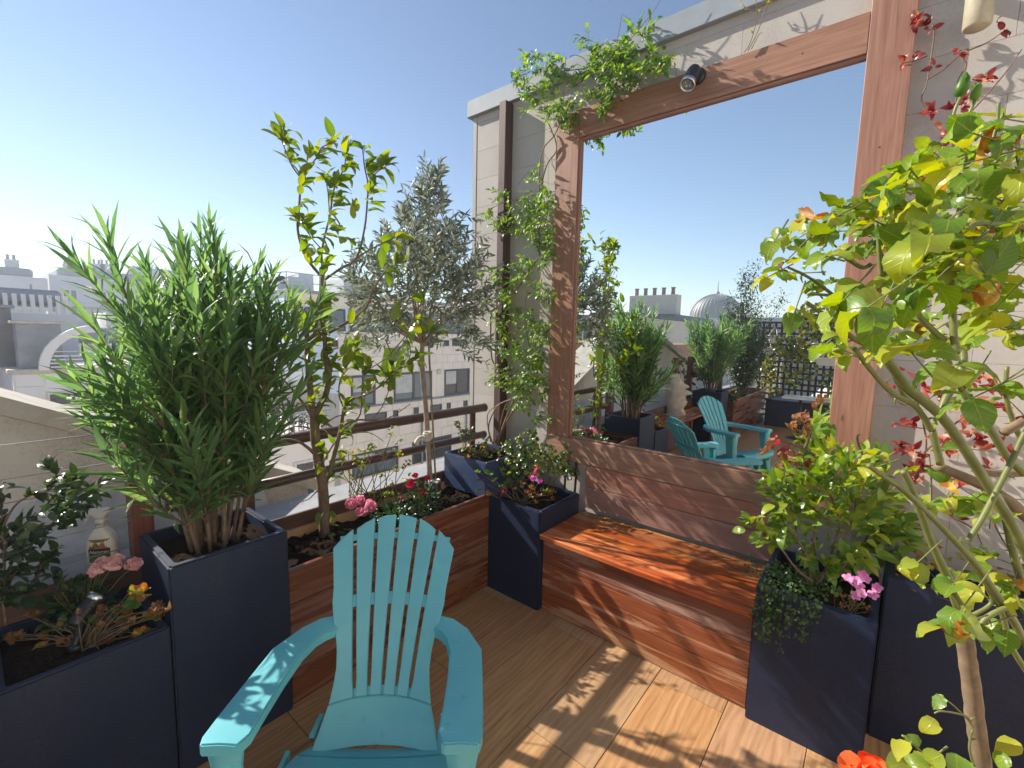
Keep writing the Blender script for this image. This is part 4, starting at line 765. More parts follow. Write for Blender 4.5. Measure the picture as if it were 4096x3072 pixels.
for k in range(4):
    xx = x1 - 2.2 - k * 2.0; b = Buf(); b.box((xx, y1 - 1.6, q0 + .5), (xx + .9, y1 - .2, q0 + 2.1)); f = b.build('dormer', STN, mb); b = Buf(); b.box((xx + .14, y1 - .21, q0 + .65), (xx + .76, y1 - .18, q0 + 1.95)); b.build('pane', M['pane'], f)
    b = Buf(); b.box((xx + .05, y1 - .02, c.z - 4.4), (xx + .95, y1 + .02, c.z - 2.2)); f = b.build('window', WFR, mb); b = Buf(); b.box((xx + .15, y1 + .021, c.z - 4.3), (xx + .85, y1 + .03, c.z - 2.3)); b.build('pane', M['pane'], f)
box('chimney', (x1 - 5.5, y1 - 4, q1), (x1 - 1.6, y1 - 3, q1 + 1.6), STN, mb, .02)
for k in range(5): b = Buf(); b.lathe([(.16, 0), (.14, .5), (.18, .52), (.18, .6)], (x1 - 5.1 + k * .75, y1 - 3.5, q1 + 1.6), 10); b.build('chimney_pot', plain('clay_pot', (.25, .11, .07), .8), mb, True)
P, d = mdir(2310, 1500); c = P + d * 12.5
bb_ = empty('brick_house', (c.x, c.y, -19), 'brick house with a white window far left in the mirror', 'building'); box('wall', (c.x - 9, c.y - 7, -19), (c.x + 2.3, c.y, c.z + 1.1), BR, bb_, 0)
b = Buf(); b.box((c.x - .45, c.y - .02, c.z - 1.0), (c.x + .55, c.y + .05, c.z + .6)); f = b.build('window', WFR, bb_); b = Buf(); b.box((c.x - .36, c.y + .051, c.z - .92), (c.x + .02, c.y + .06, c.z + .52)); b.box((c.x + .08, c.y + .051, c.z - .92), (c.x + .46, c.y + .06, c.z + .52)); b.build('pane', M['pane'], f)
P, d = mdir(2450, 1350); c = P + d * 19
pg = empty('party_wall_building', (c.x, c.y, -19), 'tall blank pale party wall behind the oleander in the mirror', 'building'); box('wall', (c.x - 1.2, c.y - 8, -19), (c.x + 1.0, c.y, c.z + 1.0), STN, pg, 0); box('roof', (c.x - 1.3, c.y - 8.1, c.z + 1.001), (c.x + 1.1, c.y + .1, c.z + 1.2), SL, pg, .05)
P, d = mdir(3150, 1285); c = P + d * 70
fr_ = empty('flat_roof_block', (c.x, c.y, -19), 'long pale block with a flat grey roof beyond the trellis in the mirror', 'building'); box('wall', (c.x - 14, c.y - 8, -19), (c.x + 22, c.y, c.z - .3), plain('grey_block_render', (.10, .11, .12), .9, var=.5, nscale=.5), fr_, 0); box('roof', (c.x - 14.2, c.y - 8, c.z - .299), (c.x + 22.2, c.y + .2, c.z + .6), HROOF, fr_, .1)
P, d = mdir(2760, 1330); c = P + d * 48
fs_ = empty('slate_roof_block', (c.x, c.y, -19), 'slate roofed block between mansard building and dome in the mirror', 'building'); box('wall', (c.x - 6, c.y - 8, -19), (c.x + 8, c.y, c.z - 2.5), STN, fs_, 0); box('roof', (c.x - 6, c.y - 8, c.z - 2.499), (c.x + 8, c.y + .1, c.z - .4), SL, fs_, .3); box('roof_box', (c.x - 2, c.y - 3, c.z - .399), (c.x - .8, c.y - 2, c.z + 1.2), HAZE, fs_, .02)
# the hazy air over the city
ma = bpy.data.materials.new('hazy_air'); ma.use_nodes = True; ta = ma.node_tree; ta.nodes.clear(); oa = ta.nodes.new('ShaderNodeOutputMaterial'); va = ta.nodes.new('ShaderNodeVolumePrincipled')
va.inputs['Density'].default_value = .0030; va.inputs['Color'].default_value = (.90, .94, 1, 1); va.inputs['Anisotropy'].default_value = .3; ta.links.new(va.outputs[0], oa.inputs['Volume'])
tag(box('haze', (-340, -340, -20.4), (340, 340, 17), ma, bev=0), None, None, None, 'stuff')
# ================================================================== plants
def leaf_arrays(Ln, W, prof, fold=0.25, curl=0.2, twist=0.0, wave=0.0, seed=0):
    """leaf along +Y, face up +Z; prof: list of (v, halfwidth 0..1)"""
    rs = np.random.RandomState(seed); vs, uv, fs = [], [], []; rows = []
    y = z = 0.0; pv = 0.0; ang = 0.12
    for i, (v, h) in enumerate(prof):
        st = (v - pv) * Ln; y += st * math.cos(ang); z += st * math.sin(ang); ang -= curl * (v - pv) * 3; pv = v
        if h < 1e-4: vs.append((0, y, z)); uv.append((.5, v)); rows.append((len(vs) - 1,))
        else:
            hw = W * h / 2; a = twist * v; wv = wave * W * rs.uniform(-1, 1); i0 = len(vs)
            for sx in (-1, 0, 1):
                xx = sx * hw; zz = abs(sx) * hw * fold + wv * sx; vs.append((xx * math.cos(a) - zz * math.sin(a), y, z + xx * math.sin(a) + zz * math.cos(a))); uv.append((.5 + .5 * sx * h, v))
            rows.append((i0, i0 + 1, i0 + 2))
    for A, B in zip(rows[:-1], rows[1:]):
        if len(A) == 1: fs += [(A[0], B[1], B[0]), (A[0], B[2], B[1])]
        elif len(B) == 1: fs += [(A[0], A[1], B[0]), (A[1], A[2], B[0])]
        else: fs += [(A[0], A[1], B[1], B[0]), (A[1], A[2], B[2], B[1])]
    return np.array(vs), fs, np.array(uv)
LANCE = [(0, 0), (.12, .55), (.35, 1), (.65, .8), (1, 0)]
OVAL = [(0, 0), (.10, .50), (.30, .95), (.52, 1), (.75, .68), (.90, .26), (1, 0)]
ROUND = [(0, 0), (.12, .75), (.4, 1), (.75, .85), (1, 0)]
HEART = [(0, .0), (.06, .8), (.35, 1), (.7, .72), (1, 0)]
OVATE = [(0, 0), (.10, .62), (.30, 1.0), (.50, .95), (.70, .70), (.87, .30), (1, 0)]
SERR = [(0, 0), (.05, .40), (.13, .74), (.26, .97), (.40, 1), (.55, .90), (.70, .68), (.83, .40), (.93, .16), (1, 0)]
PELT = [(0, .55), (.15, .95), (.45, 1), (.75, .9), (.92, .6), (1, .25)]
def leaf_set(Ln, W, prof, n=4, **k): return [leaf_arrays(Ln, W, prof, k.get('fold', .25) * f, k.get('curl', .2) * c, k.get('twist', 0) * tw, k.get('wave', 0), i) for i, (f, c, tw) in enumerate([(1, 1, .6), (.6, 1.7, -.5), (1.5, .3, .2), (.9, 2.4, -1), (1.2, .8, 1), (.4, -.4, 0)][:n])]
def orient(p, d, up=V((0, 0, 1)), s=1.0, roll=0.0):
    y = V(d).normalized(); z = V(up) - y * V(up).dot(y)
    if z.length < 1e-3: z = y.orthogonal()
    z.normalize(); x = y.cross(z); m = Matrix((x * s, y * s, z * s)).transposed()
    if roll: m = m @ Matrix.Rotation(roll, 3, 'Y')
    m = m.to_4x4(); m.translation = V(p); return m
def lobed_set(D, n=5, wave=.2, cup=.25):
    out = []
    for sd_ in range(n):
        rs = np.random.RandomState(sd_ + 40); m = 22; vs = [(0, 0, 0)]; uv = [(.5, .1)]
        for ring in (.55, 1.0):
            for k in range(m):
                a = -math.pi / 2 + .30 + (2 * math.pi - .60) * k / (m - 1); lob = 1 - .20 * abs(math.sin((a + math.pi / 2) * 2.6)) * ring + rs.uniform(-.05, .05); r = D * .5 * ring * lob
                vs.append((r * math.cos(a), r * math.sin(a) + D * .12, D * (cup * ring * ring * .4 + wave * rs.uniform(-.5, .5) * ring * .5 + .08 * math.sin(5 * a + sd_)))); uv.append((.5 + .5 * ring * math.cos(a), .5 + .5 * ring * math.sin(a)))
        fs = [(0, 1 + k, 2 + k) for k in range(m - 1)] + [(1 + k, 1 + m + k, 2 + m + k, 2 + k) for k in range(m - 1)]
        out.append((np.array(vs), fs, np.array(uv)))
    return out
MIRCAM = V((CAM.x, -.04 - CAM.y, CAM.z))
class Plant:
    def __init__(s, name, base, label, cat, group=None): s.root = empty(name, base, label, cat, group); s.sets = {}; s.items = []; s.stem = Buf(); s.base = V(base)
    def addset(s, key, st, mat, part='leaf'): s.sets[key] = (st, mat, part, [None] * len(st)); return key
    def leaf(s, key, Mx): s.items.append((key, random.randrange(len(s.sets[key][0])), Mx))
    def finish(s, nmax=290, stem_mat=None, stem_name='branches', stuff='foliage', smooth=True, stem_stuff=False):
        if s.stem.v:
            so_ = s.stem.build(stem_name, stem_mat, s.root, True)
            if stem_stuff: so_['kind'] = 'stuff'
        by = {}
        for it in s.items: by.setdefault(s.sets[it[0]][2], []).append(it)
        for part, its in by.items():
            def key(it):
                p = it[2].translation; q = p - CAM; w_ = q.dot(F_); return q.length / it[2].to_scale().x + (0 if w_ > .05 else 50)
            its.sort(key=key); solo, rest = its[:nmax], its[nmax:]
            for k, i, Mx in solo:
                st, mat, pn, me = s.sets[k]
                if me[i] is None: me[i] = mesh(pn, st[i][0], st[i][1], mat, True, st[i][2])
                o = bpy.data.objects.new(pn, me[i]); COL.objects.link(o); o.parent = s.root; m2 = Mx.copy(); m2.translation = Mx.translation - s.base; o.matrix_basis = m2
            groups = {}
            for k, i, Mx in rest: groups.setdefault(s.sets[k][1].name, []).append((k, i, Mx))
            for mn, g in groups.items():
                vs, fs, uv, o_ = [], [], [], 0
                for k, i, Mx in g:
                    a, f, u = s.sets[k][0][i]; A = np.array(Mx); vs.append(a @ A[:3, :3].T + A[:3, 3] - np.array(s.base)); fs += [tuple(q + o_ for q in ff) for ff in f]; uv.append(u); o_ += len(a)
                me = mesh(stuff, np.concatenate(vs), fs, bpy.data.materials[mn], True, np.concatenate(uv)); o = link(stuff, me, s.root); o['kind'] = 'stuff'
        return s.root
rnd = random.uniform
def rdir(): return V(np.random.normal(size=3)).normalized()
def jit(d, a): return (V(d).normalized() + rdir() * a).normalized()

# ---------------------------------------------------------------- oleanders
LF_OLE = leaf_set(.158, .0185, LANCE, 5, fold=.35, curl=.16, twist=.3)
def oleander(base, label, nst=16, h=1.25, spread=.42, seed=1, key=None, lean=(0, 0), nmax=290, scale=1.0, mat='lf_oleander', name='oleander', extra=True, rx=.06, ry=.06):
    random.seed(seed); np.random.seed(seed); P = Plant(name, base, label, 'shrub', 'oleander shrubs'); P.addset('l', LF_OLE, M[mat]); b = V(base)
    def shoot(p0, d0, ln, r, bare, lv, up=.25):
        pts, p, d = [p0], p0, d0; n = max(3, int(ln / .12))
        for i in range(n): d = (d + V((0, 0, up / n)) + rdir() * .05).normalized(); p = p + d * (ln / n); pts.append(p)
        P.stem.tube(pts, [r * (1 - .75 * i / n) for i in range(n + 1)], 6, 2)
        Ls = bare * ln; t = Ls; k = rnd(0, 6)
        while t < ln + .001:
            f = t / ln * n; i = min(int(f), n - 1); q = pts[i].lerp(pts[i + 1], f - i); ax = (pts[i + 1] - pts[i]).normalized(); x = ax.orthogonal().normalized(); y = ax.cross(x); tip = t / ln
            for m_ in range(3):
                a = k + m_ * 2.094 + rnd(-.3, .3); o = x * math.cos(a) + y * math.sin(a); el = rnd(.42, .85) if tip < .85 else rnd(.2, .55)
                dd = ax * math.cos(el) + o * math.sin(el); P.leaf('l', orient(q, dd, ax * .7 - o * .6 + rdir() * .25, rnd(.7, 1.12) * scale * (1 if tip < .92 else .75)))
            k += 1.05; t += rnd(.032, .050) / lv
        return pts
    for s in range(nst):
        a = 2 * math.pi * (s + rnd(-.3, .3)) / nst; q = math.sqrt((s * .618 + .1) % 1.0); d = V((math.cos(a) * q * spread * 1.35 + lean[0], math.sin(a) * q * spread * 1.35 + lean[1], 1)).normalized()
        ln = h * (1.12 - .30 * q + rnd(-.12, .08)); p0 = b + V((math.cos(a) * q * rx, math.sin(a) * q * ry, -.02)); pts = shoot(p0, d, ln, .0085, .20 + .12 * (q < .5), 1.0)
        if extra:
            for e in range(5):
                i = int(len(pts) * rnd(.15, .7)); o = jit(d, .60); o.z = abs(o.z) * .6 + .30; shoot(pts[i], o, rnd(.26, .46) * h, .0048, .15, 1.05, .35)
    P.finish(nmax, M['bark'], 'stems'); return P
oleander((-.095, -1.945, .745), 'big bushy oleander with long narrow leaves in the tallest navy planter', 18, 1.14, .180, 3, rx=.085, ry=.085, lean=(-.020, -.015))
oleander((-.09, -4.80, .76), 'second oleander in a navy planter, seen in the mirror right of the sculpture', 16, 1.15, .30, 5, nmax=120)

# ---------------------------------------------------------------- traced branches
def trace(P, uvs, base, r0, r1, off=0.0, n=6, wob=0.0, dz=None, res=4):
    pts = []
    o = off
    for i, (u, v) in enumerate(uvs):
        oo = off if np.isscalar(off) else off[0] + (off[1] - off[0]) * i / (len(uvs) - 1); pts.append(tr(u, v, base, oo))
    m_ = len(pts); return P.stem.tube(pts, [r0 + (r1 - r0) * i / (m_ - 1) for i in range(m_)], n, res, True, wob)
def z_(ox, oy, s): return lambda L_: [(ox + x * s, oy + y * s) for x, y in L_]
c4 = z_(1000, 1400, .4822); c3 = z_(1000, 400, .6631); c5b = z_(1050, 1050, .3843)
# lemon tree
random.seed(11); np.random.seed(11)
LB = (-.150, -1.400, .565); P = Plant('lemon_tree', LB, 'thorny lemon tree with sparse yellow green leaves in the wooden planter', 'tree')
P.addset('l', leaf_set(.094, .040, SERR, 6, fold=.32, curl=.34, wave=.06), M['lf_lemon'])
Lw = []
def lt(uvs, r0, r1, off=0.0, leafy=0.0, dens=1.0, n=7):
    Q = trace(P, uvs, LB, r0, r1, off, n, .06); Lw.append((Q, leafy, dens)); return Q
lt(c4([(620, 1540), (605, 1180), (575, 950), (545, 760), (530, 560), (512, 480)]), .0270, .0200, n=12)
lt(c4([(520, 520), (495, 300), (480, 100)]) + c5b([(460, 980), (470, 830), (435, 640)]), .0165, .0110)
lt(c4([(540, 540), (590, 440), (640, 330), (655, 200), (635, 50)]) + c5b([(675, 1150), (655, 950), (645, 760), (615, 600), (590, 420), (610, 280), (625, 160), (640, 60)]), .0150, .0075)
lt(c5b([(470, 900), (540, 740), (570, 560)]) + c5b([(560, 500)]), .008, .005, -.02)
lt(c3([(425, 1060), (345, 960), (310, 880), (288, 780), (292, 700), (302, 560), (302, 465)]), .0070, .0045, -.03)
lt(c3([(302, 465), (255, 400), (220, 320), (190, 240)]), .0035, .0022, -.03, .2, 1.5); lt(c3([(302, 470), (345, 420), (400, 350), (430, 290), (465, 270)]), .0035, .0022, -.03, .3, 1.4)
lt(c3([(440, 1040), (432, 940), (445, 850), (485, 680), (500, 560), (540, 470), (570, 400), (578, 320)]), .0060, .0022, .02, .3, 1.5)
lt(c3([(450, 1085), (540, 1020), (640, 955), (690, 780), (708, 600), (710, 500), (690, 400), (680, 300)]), .0065, .0025, .05, .45, 1.6)
lt(c3([(710, 500), (760, 440), (820, 400)]), .003, .0018, .05, .1, 2.0); lt(c3([(640, 955), (720, 905), (830, 850), (880, 830)]), .0045, .002, .05, .4, 1.2)
lt(c3([(480, 680), (470, 560), (460, 500)]), .0028, .0018, .02, .3, 1.4); lt(c3([(432, 900), (370, 830), (330, 770), (300, 730)]), .003, .0018, .0, .2, 1.2)
lt(c5b([(690, 730), (850, 640), (1000, 545), (1090, 450), (1140, 320), (1205, 195), (1300, 75), (1390, 10)]), .0085, .0030, .10, .75, 1.1)
lt(c5b([(640, 780), (560, 680), (500, 640), (420, 470), (280, 460)]), .0045, .002, -.05, .4, 1.0)
lt(c5b([(455, 1020), (330, 960), (200, 920), (80, 900)]), .0050, .002, -.12, .8, .5); lt(c5b([(460, 860), (330, 790), (200, 700), (130, 650)]), .0050, .002, -.10, .5, .7)
lt(c4([(640, 1090), (700, 860), (745, 690), (770, 540), (785, 470)]), .0120, .0080, .05); lt(c4([(785, 470), (850, 410), (940, 380), (1010, 345), (1130, 260), (1180, 180), (1300, 130), (1370, 70)]), .0060, .0022, [.05, -.12], .35, .8)
lt(c4([(780, 480), (740, 380), (745, 260), (790, 180), (860, 120)]), .005, .002, .10, .35, 1.1); lt(c4([(785, 620), (900, 580), (1030, 585), (1150, 565), (1330, 450)]), .0055, .0015, -.10, .9, .2)
lt(c4([(760, 660), (900, 560), (925, 430), (935, 230), (970, 130)]), .0045, .002, .06, .3, .8); lt(c4([(1020, 560), (1090, 480), (1150, 330), (1130, 230)]), .003, .0015, -.05, .4, .8)
lt(c4([(555, 880), (480, 810), (400, 760), (300, 740), (220, 760), (130, 745)]), .0085, .003, -.10, .9, .3); lt(c4([(525, 560), (440, 440), (370, 350), (290, 260), (215, 200)]), .0070, .0028, -.08, .5, .6)
lt(c4([(540, 690), (470, 640), (350, 640), (240, 700)]), .005, .002, .10, .6, .3); lt(c4([(640, 900), (540, 950), (450, 945)]), .0035, .0015, -.12, 1); lt(c4([(640, 1170), (560, 1170), (480, 1240), (330, 1280)]), .004, .0015, -.12, 1)
lt(c4([(620, 910), (720, 750), (870, 690), (1000, 690), (1110, 760)]), .0045, .0015, .08, 1); lt(c4([(590, 640), (700, 560), (770, 540)]), .004, .002, -.03, 1)
lt(c5b([(1280, 800), (1340, 960), (1300, 990), (1210, 1050), (1060, 1140)]), .003, .0018, -.1, 1); lt(c5b([(1300, 980), (1400, 870), (1490, 760), (1560, 620), (1640, 500), (1650, 420)]), .0035, .0015, -.05, .2, 1.1); lt(c5b([(1490, 760), (1540, 880), (1530, 1010)]), .0025, .0015, -.05, .4, .5)
lt(c5b([(1545, 850), (1640, 760), (1760, 740)]), .002, .0012, -.05, .2, 1.6); lt(c5b([(690, 1130), (820, 1120), (930, 1010), (960, 900)]), .003, .0015, .0, .4, 1.2)
for Q, lf, dn in Lw:
    m_ = len(Q); ax = V((0, 0, 1))
    for i in range(m_ - 1):
        d = Q[i + 1] - Q[i]; seg = d.length
        if seg < 1e-6: continue
        d.normalize(); k = seg / .05
        # thorns
        if random.random() < k * .8 and i > 2:
            q = Q[i].lerp(Q[i + 1], random.random()); o = jit(d.orthogonal(), .8); P.stem.tube([q, q + (o + d * .4).normalized() * rnd(.010, .018)], [.0013, .0003], 4, 1)
        if i / m_ >= lf:
            for _ in range(int(k * dn * 2.5 + random.random())):
                q = Q[i].lerp(Q[i + 1], random.random()); o = jit(d.orthogonal(), 1.2); dd = (d * .45 + o + V((0, 0, .15))).normalized(); pet = q + dd * .012; P.stem.tube([q, pet], .0009, 3, 1); P.leaf('l', orient(pet, dd + V((0, 0, -.15)), V((0, 0, 1)) + rdir() * .5, rnd(.62, 1.15)))
    if dn > .4 and lf < 1:
        for _ in range(3): P.leaf('l', orient(Q[-1], jit(Q[-1] - Q[-3], .6), V((0, 0, 1)) + rdir() * .5, rnd(.7, 1.1)))
for (u, v, n_) in [(u, v, 3) for u, v in c3([(230, 170), (190, 260), (350, 340), (420, 360), (490, 240), (640, 700), (560, 610), (480, 930), (400, 960), (560, 860), (610, 880), (540, 760)])] + [(u, v, 2) for u, v in c5b([(740, 390), (480, 640), (400, 700), (540, 1070), (610, 1060), (880, 660), (940, 900), (860, 960), (1380, 30), (1400, 640), (1520, 720), (390, 830), (320, 430), (230, 830)])]:
    for _ in range(n_): c = tr(u + rnd(-20, 20), v + rnd(-20, 20), LB, rnd(-.10, .10)); P.leaf('l', orient(c, jit((0, 0, .5), 1), V((0, 0, 1)) + rdir() * .5, rnd(.65, 1.1)))
P.finish(290, M['bark'], 'trunk')

# ---------------------------------------------------------------- olive tree
random.seed(21); np.random.seed(21)
OB = (-.155, -.70, .565); P = Plant('olive_tree', OB, 'standard olive tree with a round silvery crown rising to a peak', 'tree'); P.addset('l', leaf_set(.058, .0145, LANCE, 4, fold=.25, curl=.12), M['lf_olive'])
tk = [tr(u, v, OB) for u, v in c4([(1505, 1200), (1490, 1000), (1475, 750), (1460, 500), (1440, 300), (1425, 100)]) + c3([(1040, 1450)])]
P.stem.tube(tk, [.017, .0165, .016, .016, .0155, .015, .0155], 12, 4, True, .06)
top = tk[-1]; cc = V((top.x + .01, top.y, top.z + .27))
def orad(d):   # crown radius by direction
    return .42 if d.z < .2 else .42 * (1 - .25 * (d.z - .2))
for s in range(26):
    d = rdir(); d.z = abs(d.z) * .9 + .05; d = V((d.x, d.y, d.z)).normalized(); e = cc + V((d.x * .40, d.y * .40, (d.z - .45) * .5)); mid = top.lerp(e, .5) + rdir() * .05 + V((0, 0, -.02)); P.stem.tube([top - V((0, 0, .02)), mid, e], [.008, .005, .002], 5, 4)
nl = 0
def sprig(p, d, ln, n):
    P.stem.tube([p, p + d * ln * .5 + V((0, 0, -.005)), p + d * ln], [.0016, .0012, .0006], 3, 2)
    for i in range(n):
        q = p + d * ln * (i + .5) / n; x = jit(d.orthogonal(), 1.0)
        for sg in (1, -1): P.leaf('l', orient(q, d * .75 + x * sg * .8, rdir() + V((0, 0, .6)), rnd(.7, 1.1)))
for k in range(470):
    d = rdir(); 
    if d.z < -.75: continue
    r = (random.random() ** .40); p = cc + V((d.x * .40 * r, d.y * .40 * r, d.z * (.33 if d.z > 0 else .30) * r)); sprig(p, jit(d + V((0, 0, .35)), .5), rnd(.07, .13), 5)
for k in range(95):   # open peak
    t = random.random() ** 1.25; wd = .27 * (1 - t) ** 1.5 + .025; a = rnd(0, 6.28); rr_ = wd * math.sqrt(random.random()); p = cc + V((math.cos(a) * rr_ + .05 * t, math.sin(a) * rr_ + .02 * t,   .22 + .40 * t)); sprig(p, jit((math.cos(a) * .3, math.sin(a) * .3, 1), .25), rnd(.08, .15), 6)
P.stem.tube([cc, cc + V((.03, .01, .40)), cc + V((.05, .02, .66))], [.006, .004, .001], 5, 4)
for k in range(26): a = rnd(0, 6.28); p = cc + V((math.cos(a) * .36, math.sin(a) * .36, rnd(-.33, -.2))); sprig(p, V((math.cos(a), math.sin(a), -.35)).normalized(), rnd(.10, .18), 6)
for (u, v) in c3([(1290, 1470), (1330, 1500), (1380, 1540), (1340, 700), (1380, 830)]): p = tr(u - 60, v - 20, OB); sprig(p, jit(tr(u + 20, v + 10, OB) - p, .2), .16, 6)
P.finish(290, M['olive_bark'], 'trunk')
tie = Buf(); tz = at(1000 + 1470 * .4822, 1400 + 740 * .4822, X=-.155)
for z, r in ((.0, .0215), (.012, .0225), (.024, .0215), (.036, .0205)): tie.tube([tz + V((math.cos(a) * r, math.sin(a) * r, z + .004 * math.sin(a))) for a in [k * .63 for k in range(11)]], .008, 5, 1)
tie.tube([tz + V((.0, -.02, .02)), tz + RH * -.03 + V((0, -.02, .012)), tz + RH * -.05 + V((0, -.02, -.03))], [.004, .011, .020], 6, 3)
tag(tie.build('cloth_tie', plain('off_white_rag', (.52, .46, .38), .9, bmp=.6), None, True), 'off white rag tied round the olive trunk', 'tie')
stk = Buf(); stk.tube([V(tk[0]) + RH * .032 + V((0, 0, -.02)), V(tk[-1]) + RH * .030 + FH * .03], .006, 7, 1); tag(stk.build('support_cane', M['twig']), 'thin support cane behind the olive trunk', 'cane')

# ---------------------------------------------------------------- jasmine climbing the wall
random.seed(31); np.random.seed(31)
c5 = z_(1800, 0, .6028); c6 = z_(1800, 1000, .9044); JB = (-.02, -.12, .79); P = Plant('jasmine_climber', JB, 'jasmine climbing the wall and spilling over the top left corner of the mirror', 'climber')
P.addset('l', leaf_set(.044, .0200, OVATE, 4, fold=.25, curl=.2), M['lf_jasmine'])
def wtr(L_, y): return [at(u, v, Y=y) for u, v in L_]
for L_, r0, r1, y in [(c6([(205, 870), (235, 780), (270, 690), (300, 630)]), .009, .006, -.12), (c6([(200, 850), (250, 760), (290, 690), (320, 640), (330, 560)]), .008, .004, -.10), (c6([(190, 860), (170, 780), (210, 690), (275, 660)]), .006, .004, -.14), (c6([(210, 850), (225, 760), (245, 690), (280, 640)]), .005, .003, -.09), (c6([(180, 850), (165, 730), (220, 680)]), .004, .003, -.13),
    (c6([(215, 520), (185, 480), (180, 330), (190, 270), (250, 220), (300, 170), (350, 100), (385, 40)]), .007, .005, -.10), (c6([(300, 640), (260, 560), (215, 520)]), .006, .006, -.08),
    (c5([(700, 1700), (640, 1730), (590, 1660), (590, 1250), (610, 1010), (690, 905)]), .006, .004, -.07), (c5([(590, 1659), (600, 1300), (640, 1100), (705, 1000), (690, 900), (660, 870)]), .005, .004, -.06), (c5([(690, 905), (640, 800), (560, 760)]), .004, .002, -.1), (c5([(690, 905), (750, 760), (755, 620), (760, 480), (770, 380)]), .004, .002, -.12), (c5([(750, 620), (900, 520), (960, 440)]), .003, .002, -.1), (c5([(760, 470), (900, 455)]), .004, .003, -.14), (c5([(950, 520), (900, 400), (830, 365), (790, 380)]), .003, .002, -.12),
    (c5([(1100, 320), (1130, 160), (1145, 95), (1175, 120)]), .002, .0012, -.10), (c5([(1180, 280), (1330, 100), (1395, 0), (1420, -60)]), .0022, .0014, -.10), (c5([(830, 690), (900, 640), (1000, 560), (1290, 430), (1480, 440), (1500, 500)]), .003, .0012, -.1), (c5([(190, 1430), (340, 1350), (520, 1300), (580, 1280)]), .003, .002, -.10), (c5([(450, 1230), (500, 1160), (590, 1110), (640, 1100)]), .002, .0015, -.06), (c5([(600, 1300), (690, 1390), (690, 1480), (620, 1600)]), .0025, .0018, -.08), (c5([(700, 1130), (605, 1000), (640, 1110)]), .0015, .001, -.02),
    (c6([(350, 420), (330, 300), (340, 180)]), .004, .003, -.06), (c6([(300, 640), (350, 520), (400, 400)]), .004, .002, -.10), (c6([(330, 640), (360, 700), (400, 740)]), .002, .001, -.12), (c6([(210, 300), (260, 380), (330, 500)]), .003, .002, -.09)]:
    P.stem.tube(wtr(L_, y), [r0 + (r1 - r0) * i / (len(L_) - 1) for i in range(len(L_))], 5, 4)
def spray(c, r, n, ysp=(-.22, -.02)):
    for _ in range(n):
        a, q = rnd(0, 6.28), math.sqrt(random.random()) * r; p = at(c[0] + math.cos(a) * q, c[1] + math.sin(a) * q, Y=rnd(*ysp)); d = jit((rnd(-.5, .5), -.35, -.15), .7); P.stem.tube([p - d * .03, p, p + d * .055], [.001, .001, .0006], 3, 1); x = jit(d.orthogonal(), .6)
        for k in range(3):
            q_ = p + d * .018 * k
            for sg in (1, -1): P.leaf('l', orient(q_, d * .6 + x * sg + V((0, 0, -.15)), V((0, -.5, 1)) + rdir() * .7, rnd(.5, .85)))
        P.leaf('l', orient(p + d * .055, d, V((0, -.5, 1)) + rdir() * .6, rnd(.8, 1.15)))
for (x, y, r, n) in [(620, 560, 110, 20), (560, 420, 60, 7), (720, 450, 85, 13), (790, 760, 75, 17), (690, 740, 60, 10), (540, 680, 60, 8), (450, 520, 50, 7), (1000, 400, 110, 20), (1100, 470, 130, 34), (1180, 330, 80, 12), (1050, 650, 60, 12), (1020, 720, 40, 5), (1200, 520, 90, 18), (1390, 400, 80, 22), (920, 260, 45, 5), (1230, 230, 60, 6), (1320, 200, 40, 4), (860, 560, 70, 6), (960, 640, 30, 2), (540, 370, 30, 3), (600, 1280, 85, 16), (350, 1300, 45, 6), (460, 1420, 85, 14), (600, 1420, 90, 18), (350, 1480, 55, 9), (260, 1410, 40, 5), (620, 1600, 70, 14), (520, 1520, 60, 6), (660, 1560, 40, 6), (560, 1170, 40, 3)]:
    spray(c5([(x, y)])[0], r * .6, int(n * 1.5))
for (x, y, r, n) in [(255, 130, 70, 20), (330, 75, 50, 12), (425, 190, 45, 9), (230, 300, 45, 10), (330, 290, 55, 10), (355, 420, 80, 24), (410, 350, 45, 12), (265, 425, 50, 12), (235, 555, 50, 14), (300, 590, 55, 16), (390, 560, 50, 14), (400, 480, 45, 12), (320, 650, 50, 10), (405, 735, 25, 5), (170, 230, 25, 4), (240, 220, 40, 8), (420, 620, 25, 5), (170, 95, 30, 5), (435, 40, 30, 7)]:
    spray(c6([(x, y)])[0], r * .9, int(n * 1.5))
P.finish(290, M['twig'], 'stems')
# bare twigs over the wall top at the middle
P = Plant('bare_climber', (1.05, -.06, 2.95), 'thin bare climber twigs crossing the coping above the mirror', 'climber'); P.addset('l', leaf_set(.03, .012, OVATE, 3), M['lf_yellowgreen'])
c22 = z_(2600, 0, .6763)
for L_ in ([(555, 310), (590, 260), (630, 120), (630, 20), (600, -60)], [(580, 300), (640, 180), (690, 30), (720, -50)], [(600, 290), (640, 210), (665, 190)], [(630, 60), (575, 55), (530, 0)], [(640, 40), (700, 5)]): P.stem.tube(wtr(c22(L_), -.06), [.0022] * (len(L_) - 1) + [.001], 4, 4)
for (x, y) in ((575, 60), (600, 180), (540, 5), (700, 8), (650, 60)): 
    for _ in range(3): P.leaf('l', orient(wtr(c22([(x + rnd(-10, 10), y + rnd(-10, 10))]), -.07)[0], rdir(), rdir(), rnd(.4, .8)))
P.finish(290, M['twig'], 'stems')

